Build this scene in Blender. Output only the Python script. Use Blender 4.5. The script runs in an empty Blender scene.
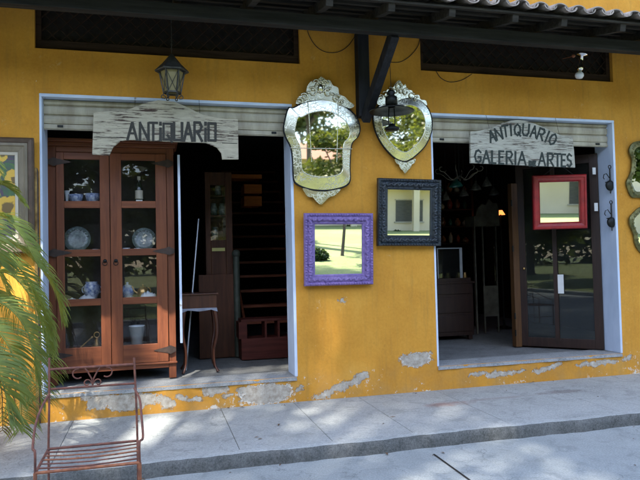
import bpy, bmesh, math, random
import numpy as np
from mathutils import Vector, Matrix
random.seed(7); rng = np.random.default_rng(11)
S = bpy.context.scene
COL = S.collection
R = math.radians

# ------------------------------------------------------------------ camera
YAW, PIT, ROL, FPX = R(14.95), R(1.836), R(-1.321), 623.1
CAM = Vector((0, -6.3, 1.55))
cf = Vector((math.sin(YAW)*math.cos(PIT), math.cos(YAW)*math.cos(PIT), math.sin(PIT)))
r0 = Vector((math.cos(YAW), -math.sin(YAW), 0)); u0 = r0.cross(cf)
cr = r0*math.cos(ROL)+u0*math.sin(ROL); cu = -r0*math.sin(ROL)+u0*math.cos(ROL)
cam = bpy.data.cameras.new('camera'); camo = bpy.data.objects.new('camera', cam); COL.objects.link(camo)
M = Matrix((cr, cu, -cf)).transposed().to_4x4(); M.translation = CAM
camo.matrix_world = M
cam.sensor_width = 36; cam.lens = 36*FPX/640; cam.clip_end = 800; cam.clip_start = .05
S.camera = camo

def P(px, py, y=0.0):
    """world point seen at photo pixel px,py on the vertical plane Y=y (measuring the photo)"""
    d = cf + cr*((px-320)/FPX) - cu*((py-240)/FPX)
    return CAM + d*((y-CAM.y)/d.y)
def G(px, py, z):
    d = cf + cr*((px-320)/FPX) - cu*((py-240)/FPX)
    return CAM + d*((z-CAM.z)/d.z)

# ------------------------------------------------------------------ materials
MATS = {}
def newmat(name):
    m = bpy.data.materials.new(name); m.use_nodes = True
    nt = m.node_tree; b = nt.nodes['Principled BSDF']; MATS[name] = m
    return m, nt, b
def N(nt, t, **kw):
    n = nt.nodes.new(t)
    for k, v in kw.items():
        if k in ('operation', 'blend_type', 'data_type', 'noise_dimensions', 'feature', 'distance', 'sky_type', 'clamp'): setattr(n, k, v)
        else: n.inputs[k].default_value = v
    return n
def L(nt, a, b): nt.links.new(a, b)
def noise(nt, vec, scale, detail=4, rough=.55, dist=0):
    n = N(nt, 'ShaderNodeTexNoise', Scale=scale, Detail=detail, Roughness=rough, Distortion=dist)
    if vec is not None: L(nt, vec, n.inputs['Vector'])
    return n.outputs['Fac']
def ramp(nt, fac, stops):
    r = nt.nodes.new('ShaderNodeValToRGB'); e = r.color_ramp.elements
    while len(e) < len(stops): e.new(.5)
    for el, (p, c) in zip(e, stops):
        el.position = p; el.color = (*c, 1) if not isinstance(c, (int, float)) else (c, c, c, 1)
    L(nt, fac, r.inputs['Fac']); return r.outputs['Color']
def mix(nt, fac, a, b, blend='MIX'):
    n = nt.nodes.new('ShaderNodeMix'); n.data_type = 'RGBA'; n.blend_type = blend
    for s, v in (('Factor', fac), ('A', a), ('B', b)):
        i = [x for x in n.inputs if x.name == s and (x.type == ('VALUE' if s == 'Factor' else 'RGBA'))][0]
        if hasattr(v, 'is_linked'): L(nt, v, i)
        else: i.default_value = v if s == 'Factor' else (*v, 1)
    return [o for o in n.outputs if o.type == 'RGBA'][0]
def math_(nt, op, a, b=0.0, c=None):
    n = nt.nodes.new('ShaderNodeMath'); n.operation = op
    for i, v in enumerate((a, b) if c is None else (a, b, c)):
        if hasattr(v, 'is_linked'): L(nt, v, n.inputs[i])
        else: n.inputs[i].default_value = v
    return n.outputs[0]
def coords(nt, stretch=(1, 1, 1), world=False):
    if world:
        g = nt.nodes.new('ShaderNodeNewGeometry').outputs['Position']
    else: g = nt.nodes.new('ShaderNodeTexCoord').outputs['Object']
    m = nt.nodes.new('ShaderNodeMapping'); m.inputs['Scale'].default_value = stretch
    L(nt, g, m.inputs['Vector']); return m.outputs['Vector']
def bump(nt, b, h, strength=.3, dist=.01):
    n = N(nt, 'ShaderNodeBump', Strength=strength, Distance=dist)
    L(nt, h, n.inputs['Height']); L(nt, n.outputs['Normal'], b.inputs['Normal'])
def basic(name, c1, c2=None, rough=.6, scale=12, stretch=(1, 1, 1), metal=0, bs=.25, bd=.004, spec=.5, coat=0, wear=None):
    m, nt, b = newmat(name)
    v = coords(nt, stretch)
    f = noise(nt, v, scale, 6, .6)
    c2 = c2 or tuple(x*.6 for x in c1)
    cc_ = ramp(nt, f, [(.32, c2), (.68, c1)])
    if wear:
        wn = noise(nt, coords(nt), wear[2], 8, .75)
        cc_ = mix(nt, ramp(nt, wn, [(wear[1], 0), (wear[1]+.025, 1)]), cc_, wear[0])
    L(nt, cc_, b.inputs['Base Color'])
    f2 = noise(nt, v, scale*4, 3)
    L(nt, ramp(nt, f2, [(.3, rough*.8), (.8, min(1, rough*1.2))]), b.inputs['Roughness'])
    b.inputs['Metallic'].default_value = metal
    b.inputs['Specular IOR Level'].default_value = spec
    if coat: b.inputs['Coat Weight'].default_value = coat; b.inputs['Coat Roughness'].default_value = .15
    if bs: bump(nt, b, f2, bs, bd)
    return m
def wood(name, c1, c2, rough=.5, axis=2, scale=3, coat=0, wear=None):
    m, nt, b = newmat(name)
    st = [9, 9, 9]; st[axis] = .6
    v = coords(nt, st)
    f = noise(nt, v, scale, 8, .65, .6)
    big = noise(nt, coords(nt), 2.2, 3)
    c = ramp(nt, f, [(.3, c2), (.7, c1)])
    c = mix(nt, math_(nt, 'MULTIPLY', big, .45), c, tuple(x*.45 for x in c2))
    L(nt, c, b.inputs['Base Color'])
    L(nt, ramp(nt, f, [(.3, min(1, rough*1.25)), (.7, rough*.8)]), b.inputs['Roughness'])
    bump(nt, b, f, .3, .003)
    if coat: b.inputs['Coat Weight'].default_value = coat*.4; b.inputs['Coat Roughness'].default_value = .25
    b.inputs['Specular IOR Level'].default_value = .25
    return m

# ochre limewash wall, with the places where the plaster shows
PATCH = [(104,395,7,3,0),(130,394,9,3,-8),(150,398,7,5,0),(195,399,7,2.5,0),(126,408,16,2.5,0),(97,403,9,6,-5),(118,401,15,7,0),(137,402,10,6,-12),(88,396,5,6,20),(181,397,6,3,10),(165,402,8,5,35),(216,390,12,4.5,-6),(267,394,25,8.5,-2),(247,389,9,4,0),
         (336,389,16,3.5,-22),(358,379,11,4,-22),(322,396,9,2.5,-5),(416,359,14.5,6.5,-3),(501,373.5,14,3,-4),(478,374,9,1.8,-4),(545,369,10,2.3,-8),(553,366,9,2.2,-14),
         (602,363,14,2.5,-3),(582,364,6,1.4,0),(343,301,3,3,0),(300,389,3,2,0),(520,371,4,1.6,0),(228,396,5,2,0),(627,358,6,1.6,-10)]
def wall_material():
    m, nt, b = newmat('ochre_plaster')
    v = coords(nt, world=True)
    sep = nt.nodes.new('ShaderNodeSeparateXYZ'); L(nt, v, sep.inputs[0])
    nz = nt.nodes.new('ShaderNodeTexNoise'); nz.inputs['Scale'].default_value = 9; nz.inputs['Detail'].default_value = 9; nz.inputs['Roughness'].default_value = .78
    L(nt, v, nz.inputs['Vector'])
    nsep = nt.nodes.new('ShaderNodeSeparateColor'); L(nt, nz.outputs['Color'], nsep.inputs[0])
    X = math_(nt, 'ADD', sep.outputs[0], math_(nt, 'MULTIPLY', math_(nt, 'SUBTRACT', nsep.outputs[0], .5), .36))
    Z = math_(nt, 'ADD', sep.outputs[2], math_(nt, 'MULTIPLY', math_(nt, 'SUBTRACT', nsep.outputs[1], .5), .20))
    acc = None
    for (px, py, rx, rz, ang) in PATCH:
        c = P(px, py); sc = (P(px+1, py)-P(px, py)).x; sz = (P(px, py)-P(px, py+1)).z
        a = R(-ang); ca, sa = math.cos(a), math.sin(a)
        dx = math_(nt, 'SUBTRACT', X, c.x); dz = math_(nt, 'SUBTRACT', Z, c.z)
        u = math_(nt, 'ADD', math_(nt, 'MULTIPLY', dx, ca/(rx*sc)), math_(nt, 'MULTIPLY', dz, sa/(rx*sc)))
        w = math_(nt, 'ADD', math_(nt, 'MULTIPLY', dx, -sa/(rz*sz)), math_(nt, 'MULTIPLY', dz, ca/(rz*sz)))
        d = math_(nt, 'ADD', math_(nt, 'POWER', math_(nt, 'ABSOLUTE', u), 2.6), math_(nt, 'POWER', math_(nt, 'ABSOLUTE', w), 2.6))
        acc = d if acc is None else math_(nt, 'MINIMUM', acc, d)
    inner = ramp(nt, acc, [(.86, 1), (.93, 0)])
    rim = ramp(nt, math_(nt, 'MULTIPLY', acc, .5), [(.58, 1), (.66, 0)])
    # small flakes low on the wall
    fl = noise(nt, v, 15, 9, .78, .4); reg = ramp(nt, noise(nt, v, 1.5, 4, .6), [(.42, .1), (.66, 1)])
    low = nt.nodes.new('ShaderNodeMapRange'); low.inputs[1].default_value = .48; low.inputs[2].default_value = .1; L(nt, sep.outputs[2], low.inputs[0])
    fm = math_(nt, 'ADD', fl, math_(nt, 'MULTIPLY', low.outputs[0], math_(nt, 'MULTIPLY', reg, .22)))
    flm = ramp(nt, fm, [(.675, 0), (.69, 1)])
    c = ramp(nt, noise(nt, v, 1.6, 7, .62), [(.3, (.45, .19, .018)), (.55, (.575, .265, .030)), (.75, (.66, .335, .052))])
    fine = noise(nt, v, 34, 4, .65)
    c = mix(nt, .18, c, ramp(nt, fine, [(.3, (.34, .17, .03)), (.7, (.72, .40, .09))]))
    # rain streaks / grime, hair stains running down
    vs = coords(nt, (5, 1, .5), world=True)
    st = ramp(nt, noise(nt, vs, 3, 5, .6), [(.52, 0), (.72, 1)])
    c = mix(nt, math_(nt, 'MULTIPLY', st, .38), c, (.30, .17, .04))
    scuff = ramp(nt, noise(nt, v, 5, 8, .8), [(.61, 0), (.67, 1)])
    c = mix(nt, math_(nt, 'MULTIPLY', scuff, .45), c, (.66, .47, .22))
    grime = math_(nt, 'MULTIPLY', low.outputs[0], ramp(nt, noise(nt, v, 5, 5), [(.4, 0), (.75, .55)]))
    c = mix(nt, grime, c, (.32, .22, .10))
    c = mix(nt, flm, c, (.62, .58, .50))
    c = mix(nt, math_(nt, 'MULTIPLY', rim, ramp(nt, noise(nt, v, 12, 4), [(.40, .1), (.5, 1)])), c, (.74, .70, .62))
    pl = ramp(nt, noise(nt, v, 16, 6, .7), [(.30, (.25, .205, .15)), (.48, (.40, .355, .29)), (.6, (.48, .44, .37)), (.7, (.64, .60, .52))])
    c = mix(nt, inner, c, pl)
    L(nt, c, b.inputs['Base Color'])
    b.inputs['Roughness'].default_value = .88; b.inputs['Specular IOR Level'].default_value = .25
    crk = nt.nodes.new('ShaderNodeTexVoronoi'); crk.feature = 'DISTANCE_TO_EDGE'; crk.inputs['Scale'].default_value = .8
    va = nt.nodes.new('ShaderNodeVectorMath'); va.operation = 'ADD'; L(nt, v, va.inputs[0]); L(nt, nz.outputs['Color'], va.inputs[1]); L(nt, va.outputs[0], crk.inputs['Vector'])
    ck = math_(nt, 'MULTIPLY', ramp(nt, crk.outputs['Distance'], [(0, 1), (.005, 0)]), ramp(nt, noise(nt, v, 1.3, 3), [(.5, 0), (.58, 1)]))
    L(nt, mix(nt, math_(nt, 'MULTIPLY', ck, .6), c, (.16, .09, .03)), b.inputs['Base Color'])
    h = math_(nt, 'SUBTRACT', math_(nt, 'ADD', math_(nt, 'MULTIPLY', fine, .16), math_(nt, 'MULTIPLY', noise(nt, v, 3, 4), .6)), math_(nt, 'ADD', math_(nt, 'MULTIPLY', rim, .5), math_(nt, 'MULTIPLY', inner, .5)))
    h = math_(nt, 'ADD', h, math_(nt, 'MULTIPLY', noise(nt, v, 45, 6, .7), math_(nt, 'MULTIPLY', inner, .5)))
    bump(nt, b, h, .9, .014)
    return m
WALL = wall_material()

def concrete(name, base, dark, light, scale=1.0, stain=None):
    m, nt, b = newmat(name)
    v = coords(nt, world=True)
    c = ramp(nt, noise(nt, v, 1.7*scale, 8, .68), [(.28, dark), (.5, base), (.74, light)])
    sp = noise(nt, v, 75, 5, .85)
    c = mix(nt, .5, c, ramp(nt, sp, [(.36, tuple(x*.55 for x in dark)), (.6, light)]))
    bl = ramp(nt, noise(nt, v, 5.5, 6, .7, .8), [(.53, 0), (.62, 1)])
    c = mix(nt, math_(nt, 'MULTIPLY', bl, .38), c, tuple(x*.7 for x in dark))
    if stain:
        sep = nt.nodes.new('ShaderNodeSeparateXYZ'); L(nt, v, sep.inputs[0])
        nn = noise(nt, v, 6, 5, .7)
        for (x, y, rx, ry, col, k) in stain:
            u = math_(nt, 'MULTIPLY', math_(nt, 'SUBTRACT', sep.outputs[0], x), 1/rx); w = math_(nt, 'MULTIPLY', math_(nt, 'SUBTRACT', sep.outputs[1], y), 1/ry)
            d = math_(nt, 'ADD', math_(nt, 'ADD', math_(nt, 'MULTIPLY', u, u), math_(nt, 'MULTIPLY', w, w)), math_(nt, 'MULTIPLY', math_(nt, 'SUBTRACT', nn, .5), 3))
            c = mix(nt, math_(nt, 'MULTIPLY', ramp(nt, d, [(.1, 1), (1, 0)]), k), c, col)
    cr_ = nt.nodes.new('ShaderNodeTexVoronoi'); cr_.feature = 'DISTANCE_TO_EDGE'; cr_.inputs['Scale'].default_value = .55
    vv = nt.nodes.new('ShaderNodeVectorMath'); vv.operation = 'ADD'
    nn2 = nt.nodes.new('ShaderNodeTexNoise'); nn2.inputs['Scale'].default_value = 3; nn2.inputs['Detail'].default_value = 6; L(nt, v, nn2.inputs['Vector'])
    L(nt, v, vv.inputs[0]); L(nt, nn2.outputs['Color'], vv.inputs[1]); L(nt, vv.outputs[0], cr_.inputs['Vector'])
    cm = ramp(nt, cr_.outputs['Distance'], [(0, 1), (.004, 0)])
    c = mix(nt, math_(nt, 'MULTIPLY', cm, .5), c, tuple(x*.35 for x in dark))
    L(nt, c, b.inputs['Base Color']); b.inputs['Roughness'].default_value = .85; b.inputs['Specular IOR Level'].default_value = .3
    bump(nt, b, math_(nt, 'ADD', math_(nt, 'MULTIPLY', sp, .6), noise(nt, v, 14, 5)), .45, .006)
    return m
sA = G(447, 404, .1); sB = G(560, 392, .1); sC = G(500, 398, .1)
SIDEW = concrete('sidewalk_concrete', (.325, .345, .335), (.24, .255, .245), (.42, .435, .42),
                 stain=[(sA.x, sA.y, .28, .12, (.24, .12, .09), .6), (sB.x, sB.y, .3, .09, (.14, .12, .11), .6), (sC.x, sC.y, .5, .05, (.2, .15, .13), .35)])
KERB = concrete('kerb_concrete', (.085, .09, .085), (.045, .05, .045), (.18, .18, .17), 4)  # dark tone holds grime and also the shade on the kerb's street face
STREET = concrete('street_concrete', (.28, .305, .298), (.20, .22, .215), (.37, .39, .38), 1.4)
SILL = concrete('sill_concrete', (.27, .28, .28), (.17, .18, .18), (.40, .41, .40), 2.5)
FLOOR = concrete('shop_floor', (.17, .175, .17), (.10, .10, .095), (.25, .255, .25), 1.5)

BLUE = basic('pale_blue_paint', (.60, .68, .82), (.48, .56, .70), .55, 5, (1, 1, .4), bs=.3, wear=((.30, .27, .22), .66, 5))
SHUT = basic('shutter_enamel', (.50, .455, .34), (.28, .24, .17), .5, 4, (2, 1, .5), bs=.1)
DWOOD = wood('dark_beam_timber', (.030, .030, .028), (.011, .011, .010), .7, 0)
DWOODZ = wood('dark_post_timber', (.020, .022, .026), (.008, .008, .010), .7, 2)
UNDER = wood('weathered_roof_board', (.05, .045, .035), (.015, .013, .010), .85, 0)
CAB = wood('red_brown_cabinet_wood', (.265, .085, .036), (.11, .033, .015), .42, 2, 2.2, coat=.25)
CABX = wood('red_brown_cabinet_rail', (.265, .085, .036), (.11, .033, .015), .42, 0, 2.2, coat=.25)
MAHOG = wood('dark_mahogany', (.10, .035, .018), (.035, .012, .008), .35, 2, 3, coat=.4)
STAIRW = wood('stair_wood', (.26, .07, .028), (.10, .028, .012), .55, 0, 3)
OCHREW = wood('ochre_door_wood', (.14, .065, .022), (.07, .03, .012), .5, 2, 3)
BROWNW = wood('brown_door_wood', (.045, .022, .015), (.02, .010, .008), .45, 2, 3, coat=.2)
CREAMW = basic('cream_distressed_paint', (.16, .14, .10), (.07, .058, .04), .6, 9)
INWALL = basic('interior_plaster', (.022, .019, .015), (.010, .009, .007), .95, 3)  # near black: the darkness of the unlit rooms is put into the colour
TILE = basic('roof_tile', (.40, .34, .29), (.14, .12, .10), .85, 9, bs=.5)
IRON = basic('dark_iron', (.022, .024, .022), (.008, .009, .009), .5, 20, metal=.7)
GRIRON = basic('weathered_lantern_metal', (.085, .085, .075), (.03, .03, .027), .55, 20, metal=.6)
RUST = basic('rusty_iron', (.24, .09, .055), (.09, .038, .030), .8, 25, metal=.15, bs=.5)
RUSTO = basic('orange_rust_iron', (.38, .14, .06), (.16, .06, .035), .8, 25, metal=.1, bs=.5)
PURPLE = basic('purple_paint', (.245, .165, .40), (.13, .085, .25), .5, 22, bs=.3, wear=((.36, .30, .42), .67, 24))
BLACKP = basic('blue_black_paint', (.020, .030, .040), (.006, .009, .013), .4, 14, bs=.3)
REDP = basic('deep_red_lacquer', (.34, .014, .016), (.19, .008, .010), .4, 14, bs=.15, wear=((.12, .03, .02), .70, 20))
GOLD = basic('aged_gilt', (.42, .27, .09), (.16, .09, .03), .5, 18, metal=.5)
GGOLD = basic('green_gilt', (.22, .20, .07), (.07, .075, .03), .45, 22, metal=.5)
FRGREY = basic('grey_gold_moulding', (.22, .18, .12), (.10, .08, .05), .55, 9, (1, 1, .3))
FRDARK = basic('dark_brown_moulding', (.10, .06, .035), (.04, .022, .014), .5, 9)
CREAM = basic('cream_liner', (.55, .50, .40), (.42, .37, .29), .7, 8)
PORC = basic('white_porcelain', (.72, .74, .76), (.55, .6, .68), .2, 6, bs=0)
BLUEP = basic('blue_patterned_porcelain', (.60, .66, .76), (.05, .10, .30), .2, 24, bs=0)
PLATE = basic('grey_green_glass_plate', (.20, .25, .24), (.07, .09, .09), .25, 30, bs=.3)
BRASS = basic('brass', (.60, .38, .15), (.35, .2, .07), .35, 20, metal=.8)
DGLASS = basic('dark_bottle_glass', (.015, .02, .012), (.008, .01, .008), .08, 10, bs=0)
TEALG = basic('teal_glass', (.03, .14, .12), (.01, .06, .05), .15, 10, bs=0)
PAPER = basic('white_paper', (.75, .75, .72), (.62, .62, .6), .8, 6, bs=0)
LABY = basic('yellow_label', (.6, .55, .2), (.5, .45, .15), .8, 6, bs=0)
BUCKET = basic('white_enamel', (.62, .67, .72), (.5, .56, .62), .35, 10, bs=.1)
LETTER = basic('black_brush_paint', (.012, .018, .014), (.02, .03, .022), .7, 30, bs=.2)
LETTERG = basic('green_black_brush_paint', (.030, .027, .019), (.015, .014, .010), .7, 30, bs=.2)
TERRA = basic('terracotta', (.36, .14, .07), (.2, .08, .04), .85, 8)
CABLE = basic('black_cable', (.012, .010, .008), None, .7, 8, bs=0)
CREAMB = basic('cream_render', (.80, .68, .48), (.72, .60, .41), .9, .6)
ROOFB = basic('far_clay_roof', (.30, .13, .08), (.18, .08, .05), .9, 4, (1, 6, 1))
WINB = basic('window_dark_slats', (.12, .11, .09), (.05, .05, .045), .6, 3, (1, 1, 14))
BARK = basic('bark', (.14, .11, .085), (.05, .04, .032), .95, 7, (4, 4, .8), bs=.9, bd=.03)
ALU = basic('worn_aluminium', (.45, .47, .48), (.3, .31, .32), .4, 10, metal=.7)
SOIL = basic('soil', (.05, .035, .025), None, 1, 20)

def sign_wood(name, paint, bare, ax=0):
    m, nt, b = newmat(name)
    v = coords(nt, (1.0, 1, 17))
    n1 = noise(nt, v, 4.2, 9, .72, .12); n2 = noise(nt, coords(nt, (1, 1, 2)), 3, 5)
    f = math_(nt, 'ADD', n1, math_(nt, 'MULTIPLY', math_(nt, 'SUBTRACT', n2, .5), .42))
    msk = ramp(nt, f, [(.42, 0), (.455, 1)])
    pc = ramp(nt, noise(nt, coords(nt, (1, 1, 4)), 9, 5), [(.3, tuple(x*.74 for x in paint)), (.7, paint)])
    bc = ramp(nt, noise(nt, v, 12, 4), [(.3, tuple(x*.4 for x in bare)), (.7, bare)])
    L(nt, mix(nt, msk, bc, pc), b.inputs['Base Color']); b.inputs['Roughness'].default_value = .85
    bump(nt, b, math_(nt, 'ADD', math_(nt, 'MULTIPLY', msk, .6), n1), .6, .006)
    return m
SIGNA = sign_wood('flaking_cream_sign_paint', (.48, .43, .32), (.085, .05, .038))
SIGNB = sign_wood('worn_white_sign_paint', (.47, .45, .37), (.14, .11, .085))

def mirror_mat(name, rough=.012, col=(.86, .88, .86), etch=0):
    m, nt, b = newmat(name)
    b.inputs['Metallic'].default_value = 1
    v = coords(nt)
    spots = ramp(nt, noise(nt, v, 14, 7, .8), [(.70, 0), (.80, 1)])
    c = mix(nt, spots, col, (.25, .24, .2))
    r = math_(nt, 'ADD', math_(nt, 'MULTIPLY', spots, .4), math_(nt, 'MULTIPLY', noise(nt, v, 3, 4), rough*2))
    if etch:
        vo = nt.nodes.new('ShaderNodeTexVoronoi'); vo.feature = 'DISTANCE_TO_EDGE'; vo.inputs['Scale'].default_value = 26
        wv = nt.nodes.new('ShaderNodeVectorMath'); wv.operation = 'ADD'; nn = nt.nodes.new('ShaderNodeTexNoise'); nn.inputs['Scale'].default_value = 9; nn.inputs['Detail'].default_value = 3
        L(nt, v, nn.inputs['Vector']); L(nt, v, wv.inputs[0])
        sc = nt.nodes.new('ShaderNodeVectorMath'); sc.operation = 'SCALE'; sc.inputs['Scale'].default_value = .12; L(nt, nn.outputs['Color'], sc.inputs[0]); L(nt, sc.outputs[0], wv.inputs[1])
        L(nt, wv.outputs[0], vo.inputs['Vector'])
        e = ramp(nt, vo.outputs['Distance'], [(.02, 1), (.10, 0)])
        e2 = math_(nt, 'MULTIPLY', e, ramp(nt, noise(nt, v, 7, 3), [(.42, 0), (.55, 1)]))
        c = mix(nt, math_(nt, 'MULTIPLY', e2, .55*etch), c, (.60, .58, .46))
        r = math_(nt, 'ADD', r, math_(nt, 'MULTIPLY', e2, .5*etch))
        bump(nt, b, math_(nt, 'ADD', math_(nt, 'MULTIPLY', e2, .5), math_(nt, 'MULTIPLY', noise(nt, v, 7, 2), .5)), .18, .004)
    L(nt, c, b.inputs['Base Color']); L(nt, r, b.inputs['Roughness'])
    return m
MIR = mirror_mat('mirror_glass'); MIRE = mirror_mat('etched_mirror_glass', .2, (.64, .61, .47), .5)
MIRC = mirror_mat('old_mirror_glass', .02, (.90, .88, .74), 0)

def glass_mat(name, tint=(1, 1, 1), refl=1.5, dirt=.04, base=.05):
    m = bpy.data.materials.new(name); m.use_nodes = True; nt = m.node_tree; nt.nodes.clear()
    o = nt.nodes.new('ShaderNodeOutputMaterial'); t = nt.nodes.new('ShaderNodeBsdfTransparent'); t.inputs[0].default_value = (*tint, 1)
    g = nt.nodes.new('ShaderNodeBsdfGlossy'); g.inputs['Roughness'].default_value = .01; g.inputs['Color'].default_value = (1, 1, 1, 1)
    fr = N(nt, 'ShaderNodeFresnel', IOR=refl)
    f = math_(nt, 'ADD', fr.outputs[0], base)
    mx = nt.nodes.new('ShaderNodeMixShader'); L(nt, f, mx.inputs[0]); L(nt, t.outputs[0], mx.inputs[1]); L(nt, g.outputs[0], mx.inputs[2])
    d = N(nt, 'ShaderNodeBsdfDiffuse'); d.inputs[0].default_value = (.3, .3, .28, 1)
    m2 = nt.nodes.new('ShaderNodeMixShader'); L(nt, math_(nt, 'MULTIPLY', noise(nt, coords(nt), 6, 5), dirt), m2.inputs[0]); L(nt, mx.outputs[0], m2.inputs[1]); L(nt, d.outputs[0], m2.inputs[2])
    L(nt, m2.outputs[0], o.inputs[0]); return m
GLASS = glass_mat('window_glass', refl=1.33, base=0, dirt=.012); GLASSD = glass_mat('dusty_door_glass', (.6, .68, .68), 1.4, .05, .0)
GLASSF = glass_mat('amber_frosted_glass', (.55, .5, .3), 1.5, .9)

def lamp_mat():
    m, nt, b = newmat('lit_orange_shade'); b.inputs['Base Color'].default_value = (.5, .12, .03, 1)
    b.inputs['Emission Color'].default_value = (1, .22, .05, 1); b.inputs['Emission Strength'].default_value = .55; return m
LIT = lamp_mat()

def leaf_mat(name, c1, c2, c3=None, trans=.35, scale=1.2):
    m = bpy.data.materials.new(name); m.use_nodes = True; nt = m.node_tree; nt.nodes.clear()
    o = nt.nodes.new('ShaderNodeOutputMaterial'); v = coords(nt, world=True)
    c = ramp(nt, noise(nt, v, scale, 5, .7), [(.3, c2), (.6, c1), (.78, c3 or c1)])
    ri = noise(nt, v, 19, 2)
    if name == 'palm_leaf': c = mix(nt, ramp(nt, noise(nt, v, 9, 6, .7), [(.60, 0), (.68, .8)]), c, (.24, .15, .055))
    c = mix(nt, math_(nt, 'MULTIPLY', ri, .5), c, tuple(x*.45 for x in c2))
    b = nt.nodes.new('ShaderNodeBsdfPrincipled'); b.inputs['Roughness'].default_value = .5; b.inputs['Specular IOR Level'].default_value = .35
    t = nt.nodes.new('ShaderNodeBsdfTranslucent'); tc = mix(nt, .6, c, (c1[0]*1.7, c1[1]*1.5, c1[2]*.6))
    L(nt, c, b.inputs['Base Color']); L(nt, tc, t.inputs[0])
    mx = nt.nodes.new('ShaderNodeMixShader'); mx.inputs[0].default_value = trans; L(nt, b.outputs[0], mx.inputs[1]); L(nt, t.outputs[0], mx.inputs[2]); L(nt, mx.outputs[0], o.inputs[0])
    return m
LEAF = leaf_mat('tree_leaf', (.09, .13, .03), (.045, .075, .02), (.14, .17, .045))
LEAFY = leaf_mat('yellow_green_leaf', (.12, .15, .03), (.05, .08, .018), (.17, .17, .035))
SHRUB = leaf_mat('shrub_leaf', (.045, .085, .02), (.02, .045, .012))
PALM = leaf_mat('palm_leaf', (.22, .28, .06), (.10, .16, .04), (.42, .38, .11), .38, 5)
PALMB = leaf_mat('brown_dry_palm_leaf', (.22, .13, .05), (.12, .07, .03), None, .2, 5)
def grass_mat():
    m, nt, b = newmat('lawn_grass'); v = coords(nt, world=True)
    c = ramp(nt, noise(nt, v, .35, 8, .75), [(.3, (.12, .18, .04)), (.5, (.22, .27, .08)), (.72, (.36, .36, .16))])
    c = mix(nt, .5, c, ramp(nt, noise(nt, v, 22, 4, .8), [(.35, (.07, .11, .028)), (.65, (.34, .36, .14))]))
    L(nt, c, b.inputs['Base Color']); b.inputs['Roughness'].default_value = .9; bump(nt, b, noise(nt, v, 30, 4), .8, .03); return m
GRASS = grass_mat()
def canvas_mat():
    """sunflower-coloured still life, painted as free blobs"""
    m, nt, b = newmat('flower_painting'); v = coords(nt)
    w = nt.nodes.new('ShaderNodeVectorMath'); w.operation = 'ADD'; nn = nt.nodes.new('ShaderNodeTexNoise'); nn.inputs['Scale'].default_value = 7; nn.inputs['Detail'].default_value = 4
    L(nt, v, nn.inputs['Vector']); s_ = nt.nodes.new('ShaderNodeVectorMath'); s_.operation = 'SCALE'; s_.inputs['Scale'].default_value = .14
    L(nt, nn.outputs['Color'], s_.inputs[0]); L(nt, v, w.inputs[0]); L(nt, s_.outputs[0], w.inputs[1])
    sep = nt.nodes.new('ShaderNodeSeparateXYZ'); L(nt, w.outputs[0], sep.inputs[0])
    c = ramp(nt, noise(nt, v, 5, 6, .7, 1), [(.3, (.03, .07, .04)), (.45, (.09, .05, .09)), (.55, (.05, .12, .05)), (.7, (.12, .16, .03))])
    def blob(c, x, z, r, col, col2):
        dx = math_(nt, 'SUBTRACT', sep.outputs[0], x+.07); dz = math_(nt, 'SUBTRACT', sep.outputs[2], z+.07)
        d = math_(nt, 'SQRT', math_(nt, 'ADD', math_(nt, 'MULTIPLY', dx, dx), math_(nt, 'MULTIPLY', dz, dz)))
        d = math_(nt, 'ADD', d, math_(nt, 'MULTIPLY', math_(nt, 'SUBTRACT', noise(nt, v, 30, 3), .5), .04))
        c = mix(nt, ramp(nt, d, [(r*.92, 1), (r, 0)]), c, col)
        return mix(nt, ramp(nt, d, [(r*.4, 1), (r*.47, 0)]), c, col2)
    for (x, z, r) in ((.10, .42, .12), (.15, .68, .09), (-.02, .74, .07), (-.12, .52, .12), (-.2, .8, .09), (.21, .30, .06), (-.05, .26, .10), (.05, .90, .06), (-.22, .33, .08)):
        c = blob(c, x-.0, z, r, (.62, .38, .05), (.16, .10, .03))
    L(nt, c, b.inputs['Base Color']); b.inputs['Roughness'].default_value = .5; bump(nt, b, noise(nt, v, 40, 4), .5, .004); return m
CANVAS = canvas_mat()

# ------------------------------------------------------------------ mesh helpers
def tag(o, label=None, cat=None, group=None, kind=None):
    if label: o['label'] = label
    if cat: o['category'] = cat
    if group: o['group'] = group
    if kind: o['kind'] = kind
    return o
def thing(name, label, cat, loc, group=None, rot=(0, 0, 0)):
    o = bpy.data.objects.new(name, None); o.empty_display_size = .1; COL.objects.link(o)
    o.location = loc; o.rotation_euler = rot; tag(o, label, cat, group); return o

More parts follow.
